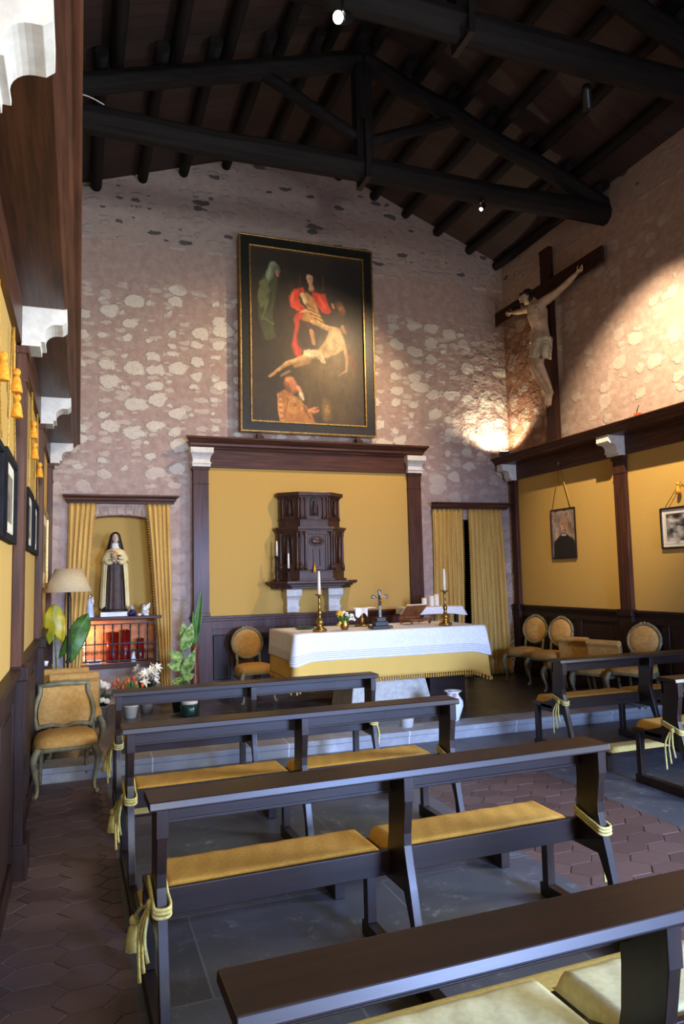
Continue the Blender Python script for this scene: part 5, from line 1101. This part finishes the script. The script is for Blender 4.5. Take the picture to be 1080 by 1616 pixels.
    m.ball(tuple(hc - O + Vector((-.055, .036, -.105))), (.034, .042, .045), 10); m.build('hair', MHAIR, t)
    m = MB(); m.tube([tuple(hc - O + Vector((.012 + .105 * math.cos(a), .098 * math.sin(a), .045 + .012 * math.sin(7 * a)))) for a in [2 * PI * i / 40 for i in range(41)]], .014, 6); m.build('crown_of_thorns', MDARK['x'], t)
crucifix()

# floodlight in the corner and the little lamp on the cornice
def flood():
    t = thing('floodlight', 'small glaring floodlight on the right cornice in the corner below the crucifix', 'floodlight', (6.42, 9.92, 3.622), -.5)
    MB().box(-.075, .075, -.05, .05, .02, .075).box(-.02, .02, -.03, .03, 0, .02).build('housing', MIRON, t, bevel=.006)
    MB().box(-.065, .065, -.04, .04, .0755, .080).build('lens', MFLOOD, t)
flood()
t = thing('clip_lamp', 'tiny orange-red clip standing on the right cornice below the wall spot', 'lamp', (6.45, 6.98, 3.622)); MB().box(-.03, .03, -.035, .035, 0, .055).build('base', simple('orange_plastic', srgb(176, 84, 40), srgb(150, 64, 30), .5), t, bevel=.008); MB().tube([(0, .01, .055), (0, .0, .09), (.01, -.02, .15)], .006, 6).build('arm', MBLACK, t)

# ------------------------------------------------------------------ statue niche
struct(MB().box(-.02, 1.06, YB - .115, YB + .31, 1.245, 1.283).build('trim_niche_shelf', MTRIM['x'], bevel=.005))
tag(MB().box(-.172, .172, -.085, .085, 0, .062).build('marble_plinth', MWHITE, loc=(.44, YB + .02, 1.284), bevel=.004), 'white marble block under the large nun statue in the niche', 'plinth')
def nun():
    t = thing('nun_statue', 'large painted statue of a nun in brown habit and cream mantle in the niche', 'statue', (.455, YB + .03, 1.348)); H = 1.09
    MB().lathe([(.17, 0), (.17, .012), (.16, .03), (.14, .034)], (0, 0, 0), 24, sy=.72).build('base', MVEIL, t)
    m = MB()
    def habit(u, v):
        a = 2 * PI * u; z = lerp(.03, .84, v); rx = float(np.interp(v, [0, .3, .62, .8, .93, 1], [.128, .115, .105, .112, .115, .05])); ry = rx * .72
        f = 1 + (.07 * math.sin(11 * a + .6 * math.sin(3 * a)) + .03 * math.sin(23 * a)) * (1 - v) ** .6
        return (rx * f * math.cos(a), ry * f * math.sin(a), z)
    m.grid(habit, 96, 24, True); m.build('habit', MHABIT, t)
    m = MB()
    def mantle(u, v):   # open in front
        a = lerp(-.5 * PI + .80 - .15 * v ** 2, 1.5 * PI - .80 + .15 * v ** 2, u); z = lerp(.06, .83, v); rx = float(np.interp(v, [0, .3, .6, .85, 1], [.185, .175, .165, .15, .075])); ry = rx * .72
        f = 1 + .045 * math.sin(16 * a) * (1 - .6 * v); return (rx * f * math.cos(a), ry * f * math.sin(a) + .012, z + (.02 * math.sin(5 * a) if v == 0 else 0))
    m.grid(mantle, 90, 22)
    def cape(u, v):     # short cape over the shoulders
        a = 2 * PI * u; z = lerp(.635, .875, v); r = float(np.interp(v, [0, .35, .7, 1], [.176, .17, .125, .05])); f = 1 + .02 * math.sin(9 * a) * (1 - v)
        return (r * f * math.cos(a), r * .74 * f * math.sin(a) - .004, z + (.03 * math.cos(2 * a) if v < .02 else 0) + .10 * (1 - v) * max(0, -math.sin(a)) ** 2)
    m.grid(cape, 48, 10, True); m.build('mantle', MMANTLE, t, solid=.012)
    m = MB(); m.lathe([(.055, .84), (.06, .875), (.05, .905), (.045, .93)], (0, -.012, 0), 18, sy=.9); m.ball((0, -.05, .86), (.055, .03, .03), 12); m.build('wimple', MWHITE, t)
    m = MB(); hc = (0, -.03, .985); m.ball(hc, (.048, .055, .066), 20); m.ball((0, -.052, .952), (.034, .034, .034), 12)
    m.tube([(0, -.083, 1.0), (0, -.097, .978), (0, -.088, .970)], [.005, .009, .007], 8)
    for s_ in (-1, 1): m.ball((s_ * .019, -.079, .998), (.009, .005, .004), 8)
    m.tube([(-.014, -.083, .953), (0, -.088, .952), (.014, -.083, .953)], [.003, .0055, .003], 6); m.build('face', MSKIN, t, remesh=.004, smoothit=3)
    m = MB()
    for s_ in (-1, 1): m.ball((s_ * .019, -.0835, .9985), (.0055, .003, .003), 6); m.tube([(s_ * .010, -.083, 1.012), (s_ * .02, -.082, 1.016), (s_ * .03, -.076, 1.012)], .0018, 5)
    m.build('eyes', MVEIL, t)
    m = MB()
    def veil(u, v):
        a = lerp(-.5 * PI + .60, 1.5 * PI - .60, u); k = v
        if k < .45:
            b = k / .45 * PI / 2; r = .066 * math.cos(PI / 2 - b); return (r * math.cos(a) * .98, -.018 + r * math.sin(a) * 1.05 * (1 if math.sin(a) > 0 else .8), .998 + .072 * math.sin(PI / 2 - b))
        q = (k - .45) / .55; r = lerp(.066, .115, q); return (r * math.cos(a) * (1 + .03 * math.sin(14 * a) * q), -.018 + .02 * q + r * .78 * math.sin(a), lerp(.998, .80, q))
    m.grid(veil, 40, 20); m.build('veil', MVEIL, t, solid=.010)
    m = MB()
    for s_ in (-1, 1):
        m.tube(curve([(s_ * .09, -.03, .76), (s_ * .115, -.07, .69), (s_ * .09, -.11, .655), (s_ * .045, -.13, .67)], 5), interp([.03, .032, .032, .03], 5), 12)
    m.build('sleeves', MMANTLE, t)
    m = MB()
    hand(m, (-.04, -.135, .672), (.9, -.25, .25), (0, -.3, 1), (0, 1, 0), .085, .0055, .4); hand(m, (.045, -.135, .672), (-.9, -.25, .35), (0, -.3, 1), (0, 1, 0), .085, .0055, .4); m.build('hands', MSKIN, t)
    m = MB(); m.box(-.052, -.042, -.168, -.158, .66, .86); m.box(-.09, -.004, -.168, -.158, .80, .81); m.build('held_crucifix', MTRIM['z'], t)
    r = random.Random(5)
    for i in range(11):
        m = MB(); c = (r.uniform(-.075, .075), -.15 + r.uniform(-.01, .012), r.uniform(.685, .80)); petal_ball(m, c, .02, 7, rnd=r); m.build('rose', MPINK if i % 3 else MROSE, t)
    m = MB()
    for i in range(8): a = r.uniform(-1, 1); leaf(m, (0, -.14, .70), (.11 * a, -.165, .70 + .10 * r.random()), .025)
    m.build('leaves', MLEAFD, t, solid=.001)
    return t
nun()
def small_madonna():
    t = thing('madonna_figurine', 'small pale blue and white madonna figurine at the left end of the niche shelf', 'figurine', (.135, YB - .0, 1.284))
    m = MB(); m.grid(lambda u, v: ((.055 * (1 - .35 * v) + .012 * (v > .68)) * (1 + .06 * math.sin(8 * 2 * PI * u) * (1 - v)) * math.cos(2 * PI * u), (.045 * (1 - .35 * v)) * math.sin(2 * PI * u), .235 * v), 40, 12, True); m.ball((0, 0, .235), (.036, .03, .02), 12); m.build('robe', MBLUE, t)
    m = MB(); m.ball((0, -.006, .275), (.02, .022, .027), 12); m.ball((0, -.026, .272), (.004, .006, .006), 6); m.build('face', MSKIN, t)
    m = MB(); m.ball((0, .004, .281), (.026, .026, .029), 12); m.tube([(-.025, .006, .27), (-.035, .008, .22), (-.036, .01, .15)], [.012, .014, .01], 8); m.tube([(.025, .006, .27), (.035, .008, .22), (.036, .01, .15)], [.012, .014, .01], 8); m.build('veil', MHAIR, t)
    m = MB(); m.ball((.032, -.04, .215), (.02, .018, .032), 10); m.ball((.034, -.045, .257), .014, 10); m.build('child', MWHITE, t)
small_madonna()
t = thing('blue_figurine', 'small dark blue seated figurine on the niche shelf beside the marble block', 'figurine', (.672, YB - .06, 1.284))
m = MB(); m.lathe([(.045, 0), (.05, .03), (.042, .06), (.022, .085), (.01, .09)], (0, 0, 0), 16); m.tube([(-.03, -.01, .06), (-.045, -.04, .035), (0, -.05, .03)], .014, 8); m.tube([(.03, -.01, .06), (.045, -.04, .035), (0, -.05, .03)], .014, 8); m.build('robe', MNAVY, t)
m = MB(); m.ball((0, -.008, .105), (.018, .018, .022), 10); m.build('head', MSKIN, t)
m = MB(); m.grid(lambda u, v: (.03 * math.cos(lerp(-.3, PI + .3, u)) * (.6 + .4 * v), .03 * math.sin(lerp(-.3, PI + .3, u)) * (.6 + .4 * v), lerp(.135, .08, v)), 12, 4); m.build('veil', MBLUE, t, solid=.004)
t = thing('angel_figurine', 'small white angel figurine with raised wings at the right end of the niche shelf', 'figurine', (.845, YB - .05, 1.284))
m = MB(); m.ball((0, 0, .05), (.05, .04, .05), 14); m.ball((-.01, -.02, .085), (.035, .03, .045), 12); m.tube([(.02, -.03, .08), (.04, -.05, .05), (.0, -.055, .06)], .012, 8); m.tube([(-.03, -.02, .02), (-.01, -.055, .015), (.04, -.05, .012)], .016, 8); m.build('body', MWHITE, t)
m = MB(); m.ball((-.02, -.025, .135), (.024, .024, .026), 12); m.build('head', MSKIN, t); m = MB(); m.ball((-.02, -.018, .142), (.027, .025, .025), 12); m.build('hair', MHAIR, t)
for s_ in (-1, 1):
    m = MB(); leaf(m, (s_ * .01, .03, .07), (s_ * .05 + .02, .05, .17), .05, 0, (0, -1, 0)); m.build('wing', MWHITE, t, solid=.006)
tag(MB().lathe([(.025, 0), (.03, .012), (.028, .03), (.012, .032)], (0, 0, 0), 14).build('white_dish', MWHITE, loc=(.765, YB - .075, 1.284)), 'tiny white dish between the blue figurine and the angel', 'dish')
# the lit recess behind an iron grille
def grille():
    t = thing('iron_grille', 'black wrought iron grille across the lit recess under the statue', 'grille', (-.025, YB + .022, .66)); W = 1.02; H = .575
    m = MB()
    for z in (.035, .26, .52): m.box(0, W, -.008, .008, z - .008, z + .008)
    m.box(-.01, .012, -.01, .01, 0, H); m.box(W - .012, W + .01, -.01, .01, 0, H); m.build('frame', MIRON, t)
    for i in range(1, 9):
        x = W * i / 9; m = MB(); m.tube([(x, 0, .03 + k * .0405) for k in range(13)], [.008 if k % 3 else .011 for k in range(13)], 6); m.ball((x, 0, .47), .013, 8); m.ball((x, 0, .30), .012, 8); m.build('bar', MIRON, t)
    for i in range(9):
        xc = W * (i + .5) / 9
        for s_ in (-1, 1):
            m = MB(); m.tube([(xc + s_ * (.026 - (.022 - .0011 * k) * math.cos(.55 * k) + 0), 0, .145 + (.036 - .0017 * k) * math.sin(.55 * k)) for k in range(18)], .0045, 5); m.build('scroll', MIRON, t)
    return t
grille()
struct(MB().box(-.10, 1.07, YB - .055, YB - .003, .60, .66).box(-.10, 1.07, YB - .05, YB - .003, 1.236, 1.245).build('trim_recess_sill', MTRIM['x'], bevel=.004))
def votive(x, y, r, h, lab, mat=MREDWAX):
    t = thing('votive_candle', lab, 'candle', (x, y, .661), 0, 'red votive candles behind the grille')
    MB().lathe([(r * .95, 0), (r, .01), (r, h), (r * .9, h), (r * .88, h - .02), (r * .2, h - .022)], (0, 0, 0), 18).build('glass', mat, t); MB().lathe([(r * .5, h), (r * .5, h + .012), (r * .1, h + .014)], (0, 0, 0), 12).build('lid', MBRASS, t)
votive(.43, YB + .16, .085, .40, 'large red votive candle in the middle of the lit recess'); votive(.60, YB + .23, .07, .42, 'dark red votive candle just right of the largest one, behind the grille'); votive(.80, YB + .2, .05, .30, 'small red votive candle at the right end of the lit recess')
t = thing('electric_candle', 'glowing electric bulb at the left end of the lit recess', 'lamp', (.07, YB + .2, .661)); MB().lathe([(.035, 0), (.03, .02), (.016, .03), (.016, .28)], (0, 0, 0), 12).build('holder', MWAX, t); MB().lathe([(.012, 0), (.022, .025), (.018, .05), (.004, .08)], (0, 0, .28), 12).build('bulb', MBULB, t)
tag(MB().lathe([(.03, 0), (.04, .03), (.02, .09), (.022, .13), (.028, .14)], (0, 0, 0), 12).build('glass_bottle', MWHITE, loc=(.70, YB + .08, .661)), 'small pale bottle standing behind the right half of the grille', 'bottle')
t = thing('white_box', 'small white and blue packet lying behind the lower left of the grille', 'box', (.20, YB + .07, .661)); MB().box(-.09, .09, -.03, .03, 0, .05).build('packet', MWHITE, t, bevel=.003); MB().box(-.07, .07, -.031, -.03, .012, .036).build('blue_band', MNAVY, t)

# ------------------------------------------------------------------ floor lamp, plants and flowers on the left
def floor_lamp():
    t = thing('floor_lamp', 'floor lamp with a beige conical shade and thin black pole in the left corner', 'floor lamp', (-.115, 8.75, PZ))
    m = MB(); m.lathe([(.255, 1.515), (.145, 1.775)], (0, 0, 0), 40); 
    mm = MB(); mm.grid(lambda u, v: (lerp(.252, .142, v) * math.cos(2 * PI * u), lerp(.252, .142, v) * math.sin(2 * PI * u), lerp(1.515, 1.775, v)), 40, 2, True); mm.build('lamp_shade', MSHADE, t, solid=.004)
    m = MB(); m.lathe([(.016, .02), (.012, .05), (.012, 1.50), (.02, 1.51), (.02, 1.56)], (0, 0, 0), 12); m.tube([(-.13, 0, 1.74), (.13, 0, 1.74)], .003, 5); m.ball((0, 0, .74), .022, 10); m.tube([(.012, 0, 1.5), (.03, 0, 1.44), (.03, -.0, .8), (.012, 0, .74)], .008, 6); m.build('pole', MIRON, t)
    MB().lathe([(.14, 0), (.14, .012), (.05, .022), (.018, .03)], (0, 0, 0), 24).build('base', MIRON, t)
floor_lamp()
def big_leaf_plant():
    t = thing('arum_plant', 'tall potted plant with one yellow and one green broad leaf, by the floor lamp', 'plant', (-.20, 9.02, PZ))
    MB().lathe([(.10, 0), (.135, .22), (.145, .23), (.145, .26), (.12, .26), (.11, .23), (.02, .22)], (0, 0, 0), 20).build('pot', MPOT, t)
    for tip, base, w_, mat, nm in (((-.07, -.12, 1.38), (-.05, -.10, 1.02), .23, MLEAFY, 'yellow_leaf'), ((.30, -.12, 1.26), (.10, -.10, .84), .22, MLEAF, 'green_leaf')):
        m = MB()
        b, tp = Vector(base), Vector(tip); ax = tp - b; side = ax.cross(Vector((0, -1, .1))).normalized(); nn = side.cross(ax).normalized()
        def fn(u, v):
            k = (u - .5) * 2; prof = float(np.interp(v, [0, .06, .2, .45, .7, .88, 1], [.6, .85, .98, 1., .86, .56, .02])); back = -.28 * abs(k) * (1 - v) ** 6
            return b + ax * (v + back) + side * (w_ / 2 * prof * k) + nn * (-.03 * abs(k) + .02 * math.sin(8 * v) * k)
        m.grid(fn, 12, 24); m.build(nm, mat, t, solid=.002)
        MB().tube(curve([(0, 0, .22), (base[0] * .6, base[1] * .6, .55), tuple(b + ax * .05)], 6), .009, 7).build('stalk', MLEAF, t)
    for k in range(3): MB().tube(curve([(0, 0, .22), (.04 * k - .04, -.02, .45), (.07 * k - .08, -.04, .70 - .06 * k)], 5), .008, 6).build('stalk', MLEAFY, t)
big_leaf_plant()
t = thing('white_cup', 'small white cup on the end of the left wall ledge beside the lamp', 'cup', (-.335, 8.55, .86)); MB().lathe([(.022, 0), (.028, .03), (.032, .05), (.028, .05), (.02, .01)], (0, 0, 0), 16).build('bowl', MWHITE, t)
tag(MB().box(-.05, .05, -.06, .06, 0, .73).build('dark_post', MDARK['z'], loc=(-.335, 8.55, PZ), bevel=.004), 'short dark wooden post beside the lamp carrying the white cup', 'post')
def pot(r0, r1, h, mat, t): MB().lathe([(r0, 0), (r1, h * .9), (r1 * 1.08, h * .92), (r1 * 1.08, h), (r1 * .9, h), (r1 * .85, h * .85), (.01, h * .84)], (0, 0, 0), 20).build('pot', mat, t)
def hydrangea():
    t = thing('white_flower_pot', 'potted plant with round white flower heads beside the left chairs', 'potted flowers', (.25, 9.27, PZ)); pot(.07, .095, .15, MPOT, t); r = random.Random(8)
    m = MB()
    for i in range(40):
        a = r.uniform(0, 2 * PI); e = r.uniform(.05, .15); leaf(m, (0, 0, .14), (e * math.cos(a), e * math.sin(a), .16 + r.uniform(0, .2)), .06, .15)
    m.build('leaves', MLEAFD, t, solid=.0015)
    for c, q in (((-.08, -.03, .455), .052), ((-.11, 0, .41), .045), ((.03, -.04, .39), .05), ((.07, -.02, .37), .05), ((-.02, -.05, .43), .04), ((.02, -.08, .22), .04), ((.07, -.07, .2), .04)):
        m = MB(); petal_ball(m, c, q, 22, rnd=r); m.build('flower_head', MWFLOW, t)
hydrangea()
def tulips():
    t = thing('tulip_pot', 'pot of red and orange tulips with pale green leaves behind the farthest left pew', 'potted flowers', (.59, 9.14, PZ)); pot(.065, .09, .15, MWHITE, t); r = random.Random(9)
    m = MB()
    for i in range(46):
        a = r.uniform(0, 2 * PI); e = r.uniform(.03, .2); leaf(m, (.03 * math.cos(a), .03 * math.sin(a), .14), (e * math.cos(a), e * .7 * math.sin(a), .33 + r.uniform(-.06, .14)), .04, .03)
    m.build('leaves', MLEAF, t, solid=.0015)
    for i in range(10):
        a = r.uniform(0, 2 * PI); e = r.uniform(.03, .20); x, y, z = e * math.cos(a), e * .7 * math.sin(a), .34 + r.uniform(-.03, .10)
        m = MB(); m.tube([(x * .3, y * .3, .14), (x * .8, y * .8, z - .05), (x, y, z)], .004, 5); m.build('stalk', MLEAF, t)
        m = MB(); m.lathe([(.006, -.005), (.02, .01), (.022, .03), (.012, .055), (.003, .06)], (x, y, z), 8); m.build('tulip', MTULIP, t)
tulips()
def lilies():
    t = thing('lily_bouquet', 'bouquet of cream and white lilies in a grey vase behind the farthest left pew', 'flowers', (.80, 9.42, PZ)); MB().lathe([(.07, 0), (.08, .1), (.065, .22), (.075, .26), (.065, .26), (.06, .2)], (0, 0, 0), 18).build('vase', MPOT, t); r = random.Random(10)
    m = MB()
    for i in range(34):
        a = r.uniform(0, 2 * PI); e = r.uniform(.06, .17); leaf(m, (0, 0, .24), (e * math.cos(a), e * math.sin(a), .3 + r.uniform(0, .2)), .04, .1)
    m.build('leaves', MLEAFD, t, solid=.0015)
    for i in range(15):
        a = r.uniform(0, 2 * PI); e = r.uniform(.0, .17); c = Vector((e * math.cos(a), e * .8 * math.sin(a) - .03, .46 + r.uniform(-.08, .10))); ax = Vector((math.cos(a) * .7, math.sin(a) * .5 - .5, .5)).normalized(); u = ax.orthogonal().normalized(); w_ = ax.cross(u)
        m = MB()
        for k in range(6):
            q = 2 * PI * k / 6; d = (u * math.cos(q) + w_ * math.sin(q)); leaf(m, tuple(c), tuple(c + ax * .045 + d * .07), .03, .25, tuple(ax))
        m.build('lily', MLILY if i % 3 else MWFLOW, t, solid=.0015)
lilies()
def dieffenbachia():
    t = thing('dieffenbachia', 'leafy potted plant with pale mottled green leaves left of the altar panel', 'plant', (1.20, 9.30, PZ)); pot(.09, .115, .15, MGREENJ, t)
    m = MB(); m.tube(curve([(0, 0, .13), (.015, 0, .4), (.03, 0, .78), (.05, 0, .98)], 6), interp([.02, .018, .014, .008], 6), 8); m.build('stem', MLEAF, t)
    r = random.Random(12)
    for (b, tp, w_, dr) in (((.03, 0, .72), (.13, -.1, 1.08), .16, .0), ((.03, 0, .60), (-.16, -.12, .80), .13, .2), ((.02, 0, .50), (-.18, -.08, .66), .12, .25), ((.02, 0, .42), (.16, -.14, .74), .15, -.05), ((.02, 0, .34), (-.13, -.14, .46), .11, .3), ((.02, 0, .35), (.16, -.05, .52), .11, .3), ((.04, 0, .85), (.02, -.08, 1.10), .10, 0), ((.02, 0, .30), (.05, -.2, .45), .11, .2)):
        m = MB(); leaf(m, b, tp, w_, dr, (0, -1, .25)); m.build('leaf', MLEAFV, t, solid=.002)
dieffenbachia()
def tall_leaf_vase():
    t = thing('brown_vase', 'tall brown vase with one long upright green leaf beside the altar panel', 'vase', (1.42, 9.60, PZ)); MB().lathe([(.055, 0), (.07, .1), (.06, .3), (.045, .55), (.05, .72), (.06, .78), (.05, .78), (.04, .7)], (0, 0, 0), 18).build('vase', MTERRA, t)
    m = MB(); leaf(m, (0, 0, .76), (.09, -.02, 1.50), .10, 0, (-.2, -1, 0), fold=.3); m.build('leaf', MLEAF, t, solid=.002); m = MB(); leaf(m, (0, 0, .76), (-.03, -.05, 1.22), .08, 0, (.3, -1, 0), fold=.3); m.build('leaf', MLEAF, t, solid=.002)
tall_leaf_vase()
t = thing('green_jar', 'squat dark green jar with a white lid on the platform floor', 'jar', (1.26, 8.95, PZ)); MB().lathe([(.10, 0), (.112, .02), (.112, .13), (.10, .14)], (0, 0, 0), 22).build('jar_body', MGREENJ, t); MB().lathe([(.095, .14), (.098, .145), (.098, .175), (.08, .18)], (0, 0, 0), 22).build('lid', MWHITE, t)
def porcelain():
    t = thing('porcelain_vase', 'white porcelain vase painted with pink flowers, on the step right of the pews', 'vase', (3.93, 7.30, PZ))
    k = NT('painted_porcelain'); o = k.obj(); v = k.n('ShaderNodeTexVoronoi', feature='F1'); k.l(o, v.inputs['Vector']); v.inputs['Scale'].default_value = 13; n = k.noise(o, 34, 4)
    d = k.math('ADD', v.outputs['Distance'], k.math('MULTIPLY', n.outputs[0], .35)); sp = k.n('ShaderNodeSeparateColor'); k.l(v.outputs['Color'], sp.inputs[0])
    fl = k.math('MULTIPLY', k.ramp(k.math('MULTIPLY', d, -1), -.60, -.46), k.math('GREATER_THAN', sp.outputs[0], .45)); c = k.mix(sp.outputs[1], srgb(200, 70, 88), srgb(70, 130, 118)); k.base(k.mix(k.math('MULTIPLY', fl, .9), srgb(216, 224, 224), c)); k.set(Roughness=.15)
    MB().lathe([(.055, 0), (.06, .01), (.085, .08), (.112, .16), (.110, .21), (.085, .255), (.062, .28), (.066, .30), (.10, .325), (.085, .323), (.05, .29)], (0, 0, 0), 28).build('vase_body', k.m, t)
porcelain()
t = thing('white_bucket', 'plain pale flower pot standing on the step edge below the altar', 'pot', (3.32, 7.22, PZ)); pot(.065, .085, .17, MWHITE, t)
